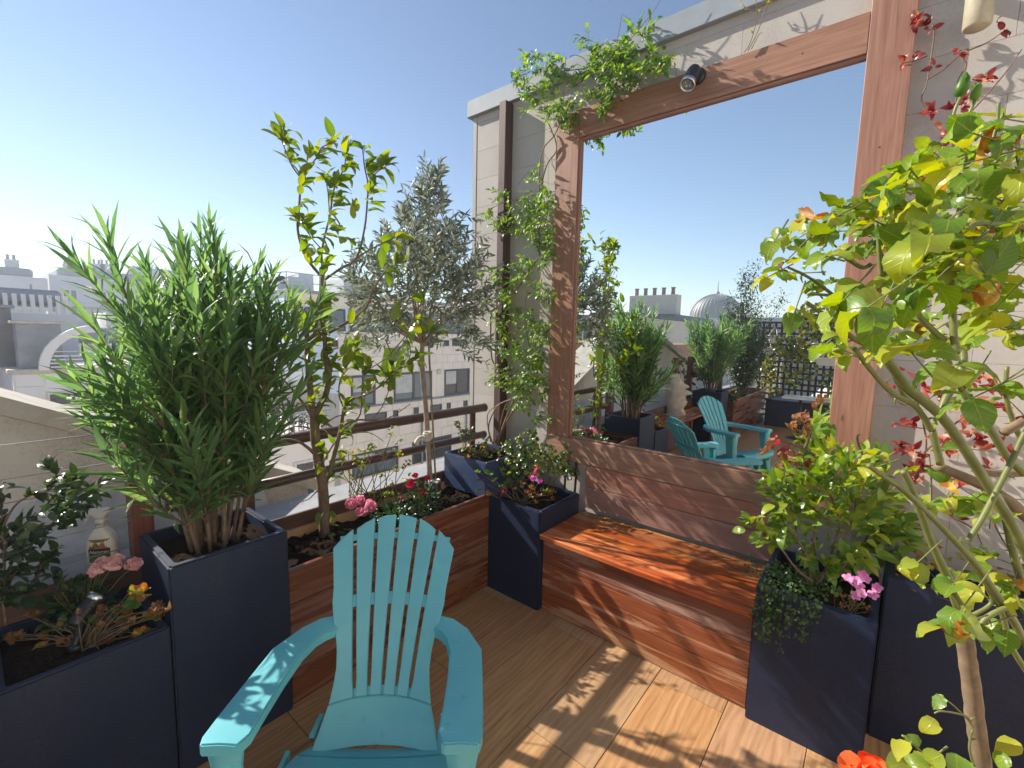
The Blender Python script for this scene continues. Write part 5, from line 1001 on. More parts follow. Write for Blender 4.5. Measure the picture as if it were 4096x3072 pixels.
# ---------------------------------------------------------------- red creeper on the right wall
random.seed(41); np.random.seed(41)
P = Plant('red_creeper', (2.2, -.06, .7), 'creeper with sparse crimson autumn leaves on the wall right of the mirror', 'climber'); P.addset('l', leaf_set(.046, .021, OVATE, 5, fold=.35, curl=.3), M['lf_red']); c24 = z_(2900, 1400, .663); RC = []
for L_, y in ([(1670, 150), (1680, 210), (1640, 480), (1605, 590), (1660, 700), (1745, 800)], -.03), ([(1640, 470), (1740, 410), (1840, 320), (1980, 260), (2080, 195)], -.03), ([(1880, 290), (1850, 340), (1870, 390), (1820, 480), (1810, 600), (1790, 700), (1780, 790)], -.04), ([(1640, 330), (1560, 360), (1480, 375)], -.05), ([(1745, 800), (1900, 660), (2010, 540), (2110, 420), (2200, 290)], -.05), ([(1745, 800), (1730, 900), (1715, 1050)], -.04):
    Q = P.stem.tube(wtr(c22(L_), y), [.0035] + [.0025] * (len(L_) - 2) + [.0012], 5, 4); RC.append(Q)
P.stem.build('stems', M['red_stem'], P.root, True); P.stem = Buf()
for L_ in ([(1190, 700), (1215, 560), (1190, 420), (1150, 250), (1180, 160)], [(1240, 1000), (1245, 800), (1235, 640)], [(1235, 640), (1100, 600), (1010, 560)], [(1200, 620), (1350, 480), (1450, 400), (1600, 330), (1740, 350)], [(1150, 300), (1080, 330), (960, 250)], [(1350, 300), (1500, 240), (1650, 180)], [(1560, 900), (1650, 1100), (1740, 1250)], [(1350, 900), (1420, 820), (1560, 780)], [(1240, 900), (1360, 1000), (1500, 1080), (1560, 1200)], [(1010, 440), (1100, 460), (1250, 480)]):
    Q = P.stem.tube(wtr(c24(L_), -.06), [.0042] + [.0032] * (len(L_) - 2) + [.0014], 5, 4); RC.append(Q)
def rosette(p, n, s=1.0, key='l'):
    for _ in range(n): d = jit((0, -.6, .0), 1.0); P.leaf(key, orient(p + d * .004, d, V((0, -1, .4)) + rdir() * .8, rnd(.55, 1.1) * s))
for (x, y, n) in [(1575, 130, 7), (1620, 160, 6), (1590, 100, 3), (1660, 180, 3), (1500, 370, 5), (1550, 350, 3), (1680, 395, 4), (1660, 660, 6), (1720, 770, 3), (1770, 820, 6), (1800, 640, 4), (1870, 600, 7), (1830, 660, 3), (1990, 460, 9), (1950, 490, 4), (2090, 180, 4), (2060, 140, 1), (1830, 310, 4), (1700, 1060, 5), (1660, 1060, 3), (2030, 990, 4), (1780, 1020, 4), (2150, 1150, 4), (1880, 870, 3), (1930, 920, 3)]: rosette(wtr(c22([(x, y)]), -.06)[0], n)
for (x, y, n) in [(1090, 120, 3), (1010, 230, 3), (1200, 230, 6), (1300, 270, 6), (1340, 290, 5), (1390, 330, 5), (1500, 190, 6), (1560, 160, 5), (1620, 230, 5), (1480, 410, 6), (1420, 420, 5), (1120, 430, 6), (1060, 440, 4), (1050, 560, 5), (1030, 590, 4), (1130, 600, 6), (1180, 650, 6), (1150, 720, 6), (1210, 690, 5), (1350, 530, 5), (1330, 600, 5), (1560, 540, 7), (1620, 560, 5), (1410, 780, 5), (1440, 950, 6), (1400, 1000, 4), (1590, 700, 4), (1700, 330, 5), (1740, 420, 5), (1280, 520, 3), (1100, 760, 5), (1160, 790, 3), (1530, 300, 5), (1580, 330, 5), (1240, 330, 4), (1480, 510, 5), (1690, 640, 5)]: rosette(wtr(c24([(x, y)]), rnd(-.12, -.04))[0], n, 1.15)
P.finish(290, M['red_stem'], 'stems')
# green creeper leaves over the long planter at right
random.seed(43); np.random.seed(43); P = Plant('ivy', (2.35, -.17, .65), 'ivy and withered trailing stems in the long planter by the wall', 'plant'); P.addset('l', leaf_set(.05, .045, HEART, 4, fold=.2, curl=.25), M['lf_pelargonium']); P.addset('d', leaf_set(.045, .03, OVATE, 4, fold=.6, curl=.8, wave=.4), M['lf_dry'])
for _ in range(130):
    p = V((rnd(2.0, 2.74), rnd(-.28, -.08), rnd(.655, .80) - .0)); P.leaf('l' if random.random() < .62 else 'd', orient(p, jit((0, -.5, .25), .8), V((0, -.3, 1)) + rdir() * .5, rnd(.5, 1.0)))
for _ in range(30): p = V((rnd(2.0, 2.74), rnd(-.27, -.1), .645)); d = jit((rnd(-1, 1), -.4, .5), .4); P.stem.tube([p, p + d * .06, p + d * .11 + V((0, 0, -.01))], [.0018, .0014, .0008], 4, 3)
P.finish(290, M['twig'], 'stems')

# ---------------------------------------------------------------- camellia at the right end of the bench
random.seed(51); np.random.seed(51); CB = (1.775, -.30, .545); P = Plant('camellia', CB, 'bushy camellia with glossy leaves in the navy planter right of the bench', 'shrub'); P.addset('l', leaf_set(.070, .033, SERR, 6, fold=.28, curl=.24, wave=.04), M['lf_camellia']); P.addset('d', leaf_set(.055, .022, OVATE, 4, fold=.7, curl=.7, wave=.3), M['lf_dry']); P.addset('r', leaf_set(.055, .024, OVATE, 4, fold=.4, curl=.4), M['lf_red'])
c2c = z_(2900, 1400, .663); CW = []
for L_, of in ([(520, 1410), (500, 1280), (440, 1130), (400, 960), (330, 850), (290, 780)], -.04), ([(570, 1400), (540, 1180), (545, 1000), (500, 860), (420, 740)], -.02), ([(590, 1410), (650, 1200), (690, 1050), (640, 880), (600, 760), (560, 650)], .0), ([(610, 1410), (700, 1180), (760, 1050), (790, 900), (800, 780), (850, 690)], .03), ([(620, 1400), (740, 1330), (880, 1220), (960, 1130), (1020, 1060), (1090, 1080)], .06), ([(620, 1400), (760, 1290), (900, 1050), (960, 900)], .10), ([(530, 1400), (430, 1320), (340, 1200), (280, 1150), (180, 1075), (150, 1040)], -.10), ([(560, 1400), (470, 1200), (380, 1080), (310, 970)], -.08), ([(640, 1400), (700, 1340), (740, 1260), (780, 1230)], -.08), ([(570, 1400), (600, 1330), (620, 1290)], -.10), ([(560, 650), (480, 600), (380, 560), (310, 545)], .02), ([(480, 600), (520, 500), (560, 440), (630, 415)], .10), ([(850, 690), (800, 540), (815, 505)], .0), ([(420, 740), (330, 770), (300, 750)], -.03):
    Q = P.stem.tube([tr(u, v, CB, of + rnd(-.01, .01)) for u, v in c2c(L_)], [.0062] + [.0045 - .003 * i / len(L_) for i in range(len(L_) - 1)], 6, 4); CW.append(Q)
for Q in CW[:10]:
    for i in range(int(len(Q) * .42), len(Q)):
        for _ in range(2 if random.random() < .75 else 1): d = jit((Q[i] - Q[i - 1]).normalized() * .6 + V((0, -.2, .1)), .9); P.leaf('l', orient(Q[i] + d * .008, d, V((-.2, -.35, 1)) + rdir() * .45, rnd(.7, 1.15)))
for (x, y, r, n) in [(450, 780, 110, 26), (640, 720, 120, 30), (860, 720, 130, 26), (320, 880, 90, 20), (560, 900, 140, 40), (800, 920, 150, 44), (980, 960, 110, 22), (420, 1060, 110, 26), (620, 1060, 120, 18), (1000, 1120, 110, 24), (860, 1080, 110, 24), (1080, 1200, 90, 14), (690, 1280, 60, 10), (800, 1250, 70, 14), (610, 1330, 30, 4), (560, 460, 40, 6), (600, 540, 60, 10), (690, 660, 80, 12), (520, 1220, 60, 10), (930, 1230, 60, 8), (1100, 1060, 60, 10)]:
    for _ in range(int(n * 1.35)):
        a, q = rnd(0, 6.28), math.sqrt(random.random()) * r * .663; u, v = c2c([(x, y)])[0]; p = tr(u + math.cos(a) * q, v + math.sin(a) * q, CB, rnd(-.16, .15)); d = jit((p - V(CB) - V((0, 0, .25))).normalized() + V((0, -.2, .0)), .6); P.leaf('l', orient(p, d, V((-.2, -.4, 1)) + rdir() * .5, rnd(.7, 1.12)))
for (x, y, k, n) in [(280, 560, 'd', 6), (310, 530, 'r', 4), (350, 600, 'd', 7), (380, 590, 'r', 5), (430, 640, 'd', 6), (480, 680, 'r', 6), (540, 690, 'd', 3), (440, 410, 'd', 6), (470, 385, 'd', 5), (430, 440, 'd', 4), (340, 660, 'd', 5), (250, 570, 'd', 2)]:
    for _ in range(n): u, v = c2c([(x + rnd(-22, 22), y + rnd(-20, 20))])[0]; p = tr(u, v, CB, rnd(-.06, .08)); P.leaf(k, orient(p, jit((0, -.2, -.6), .8), rdir(), rnd(.6, 1.1)))
for (x, y) in ((155, 1030), (125, 1090), (215, 1095), (240, 1170), (300, 1180)): u, v = c2c([(x, y)])[0]; P.leaf('l', orient(tr(u, v, CB, -.10), jit((-.3, 0, -.3), .6), V((-.2, -.8, .6)), 1.0))
P.finish(300, M['bark'], 'stems')
# creeping wire vine spilling over that planter
random.seed(53); np.random.seed(53); P = Plant('creeping_vine', (1.62, -.47, .575), 'tiny round leaved wire vine spilling over the left corner of the camellia planter', 'plant'); P.addset('l', leaf_set(.0135, .0125, ROUND, 4, fold=.2, curl=.2), M['lf_creep'])
for _ in range(620): q = random.random(); p = V((1.60 + rnd(-.005, .21) * (1 if q < .7 else .7), rnd(-.525, -.28), .575 + rnd(0, .055))); P.leaf('l', orient(p, rdir(), V((0, -.4, 1)) + rdir() * .6, rnd(.6, 1.15)))
for k in range(24):
    x = rnd(1.575, 1.80); y = -.532 - rnd(0, .025) if x > 1.60 else rnd(-.52, -.40); ln = rnd(.05, .26) * (1 - abs(x - 1.66) * 2.5); p = V((x, y + .03, .60)); pts = [p, V((x + rnd(-.02, .02), y - .012, .602))]
    n_ = max(2, int(ln / .03))
    for i in range(n_): pts.append(pts[-1] + V((rnd(-.012, .012), rnd(-.006, .004), -ln / n_)))
    P.stem.tube(pts, .0006, 3, 2)
    for q in pts[1:]:
        for _ in range(4): P.leaf('l', orient(q + rdir() * .012, jit((0, -.6, .1), .8), V((0, -1, .5)) + rdir() * .5, rnd(.6, 1.1)))
for k in range(9):
    p = V((1.585, rnd(-.5, -.3), .60)); d = V((rnd(-1, -.4), rnd(-.5, .3), rnd(-.1, .5))).normalized(); ln = rnd(.04, .11); P.stem.tube([p, p + d * ln * .5 + V((0, 0, .008)), p + d * ln], .0006, 3, 3)
    for i in range(6): P.leaf('l', orient(p + d * ln * i / 5 + rdir() * .008, rdir(), V((0, -.5, 1)), rnd(.6, 1.0)))
P.finish(290, M['red_stem'], 'stems')

# ---------------------------------------------------------------- flowers
def petal_set(Ln, W, n=4, fold=.5, curl=-.5, prof=PELT): return leaf_set(Ln, W, prof, n, fold=fold, curl=curl, wave=.12)
def rose_flower(P, key, c, ax, s=1.0, rings=((3, .15), (4, .45), (5, .8), (6, 1.1), (7, 1.4))):
    ax = V(ax).normalized(); x = ax.orthogonal().normalized(); y = ax.cross(x)
    for j, (n, el) in enumerate(rings):
        for k in range(n): a = 6.283 * (k + .5 * (j % 2)) / n + rnd(-.2, .2); o = x * math.cos(a) + y * math.sin(a); P.leaf(key, orient(V(c) + o * .003 * j * s - ax * .002 * j, ax * math.cos(el) + o * math.sin(el), ax * math.sin(el) * .9 - o * math.cos(el) + rdir() * .15, s * (.75 + .12 * j)))
def pel_flower(P, key, c, ax, s=1.0):
    ax = V(ax).normalized(); x = ax.orthogonal().normalized(); y = ax.cross(x)
    for k in range(5): a = 6.283 * k / 5 + rnd(-.15, .15); o = x * math.cos(a) + y * math.sin(a); P.leaf(key, orient(V(c) + o * .001, o + ax * .35, ax, s * rnd(.85, 1.1)))
def small_rose(base, label, uvs, petmat, seed, fsize=.020, R=.13, h=.17, nl=230, leafmat_='lf_rosebush', stemup=.06):
    random.seed(seed); np.random.seed(seed); P = Plant('rose_bush', base, label, 'flowers', 'small potted roses'); b = V(base); P.addset('l', leaf_set(.030, .017, OVATE, 4, fold=.3, curl=.2), M[leafmat_]); P.addset('f', petal_set(fsize * .95, fsize * 1.05, 4, .55, -.75), M[petmat], 'petal'); P.addset('s', leaf_set(.012, .004, LANCE, 2), M[leafmat_], 'sepal')
    for _ in range(nl): d = rdir(); d.z = abs(d.z); r = random.random() ** .4; p = b + V((d.x * R * r, d.y * R * r, d.z * h * r + .01)); P.leaf('l', orient(p, jit(d + V((0, 0, -.1)), .6), V((0, -.2, 1)) + rdir() * .5, rnd(.65, 1.15)))
    for k in range(9): d = jit((0, 0, 1), .5); P.stem.tube([b, b + d * h * .5, b + d * h], [.0025, .002, .0012], 4, 3)
    for (u, v, off, s) in uvs:
        c = tr(u, v, base, off); P.stem.tube([b + (c - b) * .3, (b + (c - b) * .7) + V((0, 0, .01)), c - V((0, 0, .004))], [.002, .0016, .0014], 4, 3); rose_flower(P, 'f', c, jit((CAM - c).normalized() + V((0, 0, .9)), .3), s); [P.leaf('s', orient(c - V((0, 0, .004)), jit((0, 0, -.3), .9), V((0, 0, 1)), 1)) for _ in range(4)]
    P.finish(250, M['green_stem'], 'stems'); return P
c6b = z_(1100, 1700, .3843)
pk = [(*c6b([(x, y)])[0], o, s) for x, y, o, s in ((790, 830, -.04, 1.25), (885, 785, .0, 1.1), (1000, 855, -.02, 1.3), (895, 905, -.06, 1.15))]
small_rose((-.02, -1.13, .56), 'pink rose bush in bloom in the wooden planter behind the chair back', pk, 'pet_pink', 61, .022, .13, .13, 250)
rd = [(*c6b([(x, y)])[0], o, s) for x, y, o, s in ((1410, 625, -.03, 1.25), (1462, 525, .02, .75), (1580, 550, .0, .8), (1530, 690, -.04, .8), (1550, 722, -.05, .5), (1328, 773, -.05, .5))]
small_rose((-.05, -.93, .56), 'crimson rose bush in bloom at the foot of the olive tree', rd, 'pet_red', 63, .020, .12, .19, 300)
cl = z_(0, 1900, .4821)
pp_ = [(*cl([(x, y)])[0], o, s) for x, y, o, s in ((830, 770, 0, 1.2), (940, 745, .01, 1.35), (870, 745, .03, 1.1), (1115, 745, .02, 1.1), (780, 790, -.02, .9))]
small_rose((-.20, -2.32, .545), 'pale pink rose bush in bloom in the low planter in front of the spray bottle', pp_, 'pet_pale', 65, .019, .10, .15, 260)
# leggy pelargonium in the wooden planter
random.seed(67); np.random.seed(67); GB = (-.235, -1.03, .565); P = Plant('geranium', GB, 'leggy scented geranium with bare stems behind the roses in the wooden planter', 'plant'); P.addset('l', leaf_set(.030, .020, OVAL, 4, fold=.4, curl=.5, wave=.2), M['lf_yellowgreen']); P.addset('g', leaf_set(.030, .020, OVAL, 4, fold=.4, curl=.5, wave=.2), M['lf_jasmine'])
tips = c6b([(760, 280), (830, 320), (870, 300), (960, 290), (1010, 230), (1030, 280), (1120, 280), (1225, 70), (1285, 160), (1260, 290), (1290, 300), (880, 420), (920, 400), (700, 400), (690, 470), (760, 520), (800, 590), (900, 490), (1100, 520), (1250, 470), (1375, 410), (1360, 560), (1200, 620)])
for (u, v) in tips:
    rx_ = rnd(-1, 1); b0 = tr(*c6b([(1000 + rx_ * 240 + (u - 1500) * .35, 760)])[0], GB, rnd(-.05, .03)); b0.z = .565; of = rnd(-.08, .05); c = tr(u, v, GB, of); m_ = b0.lerp(c, .5) + rdir() * .02; P.stem.tube([b0, m_, c], [.0030, .0026, .0018], 5, 4)
    for _ in range(9): P.leaf('g' if random.random() < .55 else 'l', orient(c + rdir() * .022, jit((0, 0, .1), 1), V((0, -.3, 1)) + rdir() * .6, rnd(.5, .95)))
for _ in range(120): p = tr(*c6b([(rnd(780, 1330), rnd(690, 800))])[0], GB, rnd(-.06, .06)); p.z = max(p.z, .57); P.leaf('g' if random.random() < .5 else 'l', orient(p, jit((0, 0, .4), .9), V((0, -.2, 1)) + rdir() * .5, rnd(.5, .9)))
P.finish(250, M['twig'], 'stems')
# small plant with yellowing leaves in the blue planter
random.seed(69); np.random.seed(69); P = Plant('small_plant', (-.13, -.33, .785), 'small leafy plant with a few yellow leaves in the royal blue planter', 'plant'); P.addset('l', leaf_set(.028, .020, OVAL, 4, fold=.3, curl=.4), M['lf_hoya']); P.addset('y', leaf_set(.04, .034, HEART, 4, fold=.3, curl=.4), M['lf_pelargonium'])
cp = z_(1550, 1350, .4822)
for L_ in ([(640, 960), (620, 850), (600, 740), (570, 700)], [(690, 950), (690, 840), (700, 760)], [(740, 960), (800, 880), (830, 830)], [(650, 950), (640, 820), (660, 750)]):
    Q = P.stem.tube([tr(u, v, (-.13, -.33, .8), rnd(-.03, .03)) for u, v in cp(L_)], [.003, .0025, .002, .0012][:len(L_)], 5, 4)
    for q in Q[4:]:
        for _ in range(7): P.leaf('l', orient(q + rdir() * .015, rdir(), V((0, -.3, 1)) + rdir() * .6, rnd(.45, .95)))
for _ in range(70): p = V((rnd(-.25, .05), rnd(-.50, -.25), .79 + rnd(0, .05))); P.leaf('y' if random.random() < .45 else 'l', orient(p, rdir(), V((0, -.4, 1)) + rdir() * .5, rnd(.5, .95)))
P.finish(250, M['twig'], 'stems')
# round leaved shrub and pink geranium in the tall navy planter
random.seed(71); np.random.seed(71); HB = (.28, -.20, .55); P = Plant('trailing_shrub', HB, 'shrub with rounded glossy leaves on thin twigs at the back of the tall navy planter', 'shrub'); P.addset('l', leaf_set(.040, .031, OVAL, 5, fold=.25, curl=.35), M['lf_hoya'])
for L_, of in ([(1200, 1330), (1130, 1150), (1060, 980), (1010, 850)], .02), ([(1230, 1330), (1200, 1130), (1150, 960), (1120, 880)], 0), ([(1290, 1310), (1290, 1130), (1240, 960), (1230, 870), (1240, 810)], .05), ([(1330, 1290), (1350, 1120), (1370, 980), (1390, 900)], .06), ([(1340, 1290), (1420, 1120), (1490, 1040), (1560, 1110)], .05), ([(1300, 1300), (1400, 1060), (1470, 960), (1500, 920)], .08), ([(1150, 1330), (1040, 1200), (980, 1090), (930, 1010)], -.02), ([(1240, 830), (1150, 820), (1090, 830)], .04), ([(1240, 880), (1215, 800), (1215, 770)], .06):
    Q = P.stem.tube([tr(u, v, HB, of) for u, v in cp(L_)], [.004, .003, .002, .0015, .001][:len(L_)], 5, 4)
    for q in Q[5:]:
        for _ in range(3): d = jit((0, -.3, -.1), 1); P.leaf('l', orient(q + d * .02, d, V((0, -.6, .8)) + rdir() * .5, rnd(.6, 1.05)))
for (x, y, r, n) in [(1000, 900, 60, 12), (1080, 960, 80, 22), (1180, 980, 90, 26), (1280, 960, 90, 24), (1380, 970, 80, 16), (1000, 1060, 70, 18), (1100, 1100, 70, 18), (1200, 1080, 80, 20), (1330, 1060, 80, 16), (1460, 1010, 60, 8), (1500, 1120, 40, 6), (1150, 880, 60, 12), (1260, 890, 50, 8), (1000, 1180, 50, 10), (1100, 1200, 60, 10)]:
    for _ in range(n): a, q = rnd(0, 6.28), math.sqrt(random.random()) * r; u, v = cp([(x + math.cos(a) * q, y + math.sin(a) * q)])[0]; p = tr(u, v, HB, rnd(-.10, .10)); P.leaf('l', orient(p, jit((0, -.3, -.3), .9), V((0, -.7, .7)) + rdir() * .5, rnd(.6, 1.05)))
P.finish(290, M['bark'], 'stems')
def geranium(base, label, leaves, flowers, seed, fkey='pet_mag', dry=0.3, lsz=.052, stems=True, fsz=.015, nper=7, faded=()):
    random.seed(seed); np.random.seed(seed); P = Plant('geranium', base, label, 'plant', 'geraniums in the navy planters'); b = V(base); P.addset('l', lobed_set(lsz * 1.05, 5, .25), M['lf_pelargonium']); P.addset('d', lobed_set(lsz * .85, 5, .9, 1.0), M['lf_dry']); P.addset('g', lobed_set(lsz * 1.05, 5, .2), M['lf_jasmine']); P.addset('f', petal_set(fsz, fsz * .85, 4, .2, .1), M[fkey], 'petal'); P.addset('w', petal_set(fsz * .8, fsz * .5, 4, .6, .6), M['pet_red'], 'petal')
    for (u, v, off, k, s) in leaves:
        c = tr(u, v, base, off); b0 = b + V((rnd(-.05, .05), rnd(-.03, .03), 0)); P.stem.tube([b0, b0.lerp(c, .6) + V((0, 0, rnd(.0, .02))), c], [.0020, .0014, .0010], 4, 4); d = jit((0, -.8, .1), .5); P.leaf(k, orient(c - d * lsz * s * .3, d, V((0, -.5, .9)) + rdir() * .5, s))
    for (u, v, off) in flowers:
        c = tr(u, v, base, off); P.stem.tube([b, b.lerp(c, .6), c], [.002, .0016, .0012], 4, 3)
        for k in range(nper): o = V((rnd(-1, 1), rnd(-.6, .3), rnd(-1, 1))) * fsz * .95; pel_flower(P, 'f', c + o, jit((-.1, -1, .35), .35))
    for (u, v, off, n_) in faded:
        for k in range(n_): pel_flower(P, 'w', tr(u + rnd(-18, 18), v + rnd(-18, 18), base, off), jit((-.1, -1, .2), .8))
    P.finish(290, M['twig'], 'stems'); return P
gl = [(x, y, o, k, s) for (x, y, o, k, s) in ((740, 1110, -.05, 'g', .8), (830, 1130, -.04, 'g', 1.25), (890, 1180, -.06, 'g', .9), (760, 1190, -.05, 'l', 1.0), (750, 1270, -.08, 'l', 1.15), (830, 1300, -.12, 'l', .8), (990, 1200, -.02, 'g', 1.1), (1000, 1130, .02, 'g', .8), (1110, 1220, -.02, 'd', .9), (1190, 1250, -.05, 'l', 1.0), (1200, 1300, -.06, 'd', 1.0), (1250, 1320, -.08, 'd', .9), (1180, 1320, -.08, 'l', .8), (1320, 1270, -.04, 'l', 1.1), (1340, 1310, -.05, 'd', 1.0), (1360, 1350, -.06, 'd', .8), (1280, 1270, -.02, 'l', .9), (1140, 1290, -.08, 'd', .7), (940, 1230, -.05, 'g', .7), (1060, 1260, -.06, 'd', .6), (1230, 1380, -.09, 'd', .7), (1370, 1290, -.02, 'd', .9))]
geranium((.25, -.40, .55), 'yellowing geranium with magenta flowers in the tall navy planter beside the bench', [(*cp([(x, y)])[0], o, k, s) for x, y, o, k, s in gl], [(*cp([(1215, 1170)])[0], -.05), (*cp([(1270, 1190)])[0], -.05)], 73, 'pet_mag', nper=5, fsz=.012, faded=[(*cp([(1215, 1120)])[0], -.04, 9), (*cp([(1240, 1085)])[0], -.03, 4), (*cp([(970, 1285)])[0], -.08, 5)])
gl2 = [(70, 1350, 'd', .9), (145, 1330, 'l', .7), (420, 1290, 'g', 1.1), (430, 1370, 'g', 1.1), (500, 1230, 'l', .6), (320, 1440, 'l', .95), (260, 1460, 'l', .6), (130, 1500, 'd', .8), (270, 1170, 'd', .7), (640, 1360, 'd', .9), (600, 1400, 'd', .9), (650, 1450, 'd', .9), (560, 1380, 'd', .7), (690, 1390, 'd', .7), (900, 1400, 'd', .8), (960, 1360, 'd', .8), (880, 1440, 'd', .8), (1090, 960, 'l', .9), (1130, 990, 'l', 1.2), (1080, 1080, 'g', 1.2), (1000, 1130, 'l', 1.0), (1010, 1200, 'l', 1.1), (950, 1110, 'd', .7), (760, 1210, 'g', .9), (700, 1160, 'g', .8), (820, 1120, 'd', .8), (730, 1120, 'd', .6), (1230, 1160, 'l', 1.1), (1330, 1160, 'd', 1.2), (1290, 1110, 'd', .8), (1180, 1300, 'l', 1.1), (820, 1500, 'd', .8), (900, 1520, 'd', .7), (520, 1520, 'd', .7), (480, 1550, 'd', .6), (800, 1260, 'd', .6), (860, 1200, 'd', .6), (1000, 1300, 'd', .6)]
geranium((-.06, -2.32, .545), 'withered geranium with curled yellow and brown leaves trailing over the low navy planter', [(*cl([(x, y)])[0], rnd(-.04, .03), k, s) for x, y, k, s in gl2 + [(x + rnd(-70, 70), y + rnd(-25, 35), k2, s * rnd(.5, .9)) for x, y, k, s in gl2 if y > 1080 for k2 in (random.choice('dddlg'), 'd')]], [], 75, 'pet_mag')
c24b = z_(3000, 2200, .3165)
geranium((1.88, -.46, .55), 'pink flowering geranium in the right corner of the camellia planter', [(*c24b([(x, y)])[0], o, k, s) for x, y, o, k, s in ((1100, 520, 0, 'g', 1.0), (1180, 600, -.02, 'd', .8), (1250, 650, -.02, 'd', .8), (1320, 700, -.02, 'l', .8), (1150, 720, -.03, 'd', .7), (1450, 730, -.03, 'd', .8), (1520, 780, -.02, 'd', .7), (1400, 690, 0, 'g', .8), (1060, 560, .02, 'g', .9), (1300, 580, .0, 'g', .8))],
    [(*c24b([(1300, 400)])[0], -.05), (*c24b([(1400, 530)])[0], -.07), (*c24b([(1550, 500)])[0], -.06), (*c24b([(1440, 330)])[0], -.04), (*c24b([(1380, 450)])[0], -.06)], 77, 'pet_orchid', lsz=.04, fsz=.0175, nper=2)
# dark evergreen at the left edge
random.seed(81); np.random.seed(81); DB = (-.27, -2.46, .545); P = Plant('evergreen_shrub', DB, 'dark evergreen shrub silhouetted against the ledge at the left edge', 'shrub'); P.addset('l', leaf_set(.052, .024, OVATE, 5, fold=.28, curl=.25), M['lf_dark']); DW = []
for L_, of in ([(60, 1250), (40, 1000), (30, 700), (20, 400), (0, 220)], 0), ([(80, 1250), (60, 950), (120, 820), (230, 720)], .02), ([(70, 1260), (40, 800), (60, 560), (200, 420), (350, 300), (450, 220)], .03), ([(30, 420), (120, 260), (250, 170), (400, 130), (470, 20), (420, -60)], .0), ([(200, 420), (400, 420), (560, 360), (700, 260), (800, 160), (850, 60)], .05), ([(90, 1250), (160, 980), (280, 900), (370, 700), (450, 620)], .04), ([(90, 1260), (200, 1180), (380, 1160), (480, 930), (500, 850)], .05), ([(50, 1250), (20, 1050), (-60, 900)], -.03), ([(60, 560), (-20, 480), (-80, 430)], .0), ([(350, 300), (500, 110), (620, 60)], .04), ([(60, 800), (160, 640), (330, 540)], .03), ([(120, 820), (300, 760), (430, 690)], .05):
    Q = P.stem.tube([tr(u, v, DB, of + rnd(-.01, .01)) for u, v in cl(L_)], [.0042] + [.0032 - .0022 * i / len(L_) for i in range(len(L_) - 1)], 5, 4); DW.append(Q)
for Q in DW:
    for i in range(int(len(Q) * .35), len(Q)):
        for _ in range(2): d = jit((Q[i] - Q[i - 1]).normalized() * .7, .8); P.leaf('l', orient(Q[i], d, V((0, -.2, 1)) + rdir() * .6, rnd(.65, 1.15)))
for (x, y, r, n) in [(560, 100, 120, 36), (620, 220, 90, 22), (450, 330, 100, 18), (520, 400, 70, 12), (150, 450, 110, 16), (80, 650, 100, 20), (200, 600, 90, 14), (120, 860, 100, 24), (60, 1000, 80, 18), (140, 1050, 70, 12), (50, 100, 60, 4), (700, 170, 60, 8), (320, 500, 60, 7)]:
    for _ in range(n): a, q = rnd(0, 6.28), math.sqrt(random.random()) * r; u, v = cl([(x + math.cos(a) * q, y + math.sin(a) * q)])[0]; P.leaf('l', orient(tr(u, v, DB, rnd(-.08, .10)), jit((.2, .2, .1), .9), V((0, -.2, 1)) + rdir() * .7, rnd(.65, 1.1)))
P.finish(300, M['bark'], 'stems')

# ---------------------------------------------------------------- the rose bush in the foreground
random.seed(91); np.random.seed(91); RB = (2.13, -1.35, .47); P = Plant('rose_bush', RB, 'tall yellow green rose bush with thick thorny stems in the right foreground', 'rose bush'); P.addset('l', leaf_set(.051, .033, SERR, 6, fold=.24, curl=.40, wave=.16, twist=.5), M['lf_rose']); P.addset('o', leaf_set(.054, .036, SERR, 4, fold=.5, curl=.8, wave=.35), M['lf_autumn']); P.addset('d', leaf_set(.036, .020, SERR, 4, fold=.9, curl=1.0, wave=.5), M['lf_dry']); P.addset('f', petal_set(.026, .028, 4, .5, -.5), M['pet_orange'], 'petal'); P.addset('s', leaf_set(.018, .005, LANCE, 3), M['lf_jasmine'], 'sepal')
Rb = (2.09, -1.42, .8); r5 = z_(2800, 2300, .5859); r3 = z_(3000, 400, .6029); r4 = z_(2900, 1400, .663); RW = []; brown = Buf()
def rs_(L_, r0, r1, of=0.0, dens=1.0, buf=None, start=.2):
    pts = []
    for i, (u, v) in enumerate(L_): oo = of if np.isscalar(of) else of[0] + (of[1] - of[0]) * i / (len(L_) - 1); pts.append(tr(u, v, Rb, oo))
    k_ = .84 if buf is None else .95; bb_c = buf or Buf(); Q = bb_c.tube(pts, [k_ * (r0 + (r1 - r0) * i / (len(pts) - 1)) for i in range(len(pts))], 9, 5, True, .07); RW.append((Q, dens, start))
    if buf is None: bb_c.build('cane', M['green_stem'], P.root, True)
    return Q
q0 = rs_(r5([(1930, 1420), (1918, 1250), (1880, 1000), (1850, 750), (1815, 500), (1790, 320), (1785, 260)]), .0155, .0125, [.02, .0], 0, brown)
brown.tube([V((2.13, -1.35, .46)), q0[0]], [.018, .0155], 9, 2)
rs_(r4([(1950, 1120), (1804, 990), (1640, 860), (1520, 800), (1280, 700)]), .0120, .0085, .06, 0, brown); rs_(r4([(1810, 740), (1700, 745), (1590, 740), (1500, 720)]), .0075, .006, .04, 0, brown); brown.tube([tr(*r4([(1950, 1120)])[0], Rb, .06), tr(*r4([(2010, 1700)])[0], Rb, .05), V((2.20, -1.33, .47))], [.012, .014, .016], 8, 4)
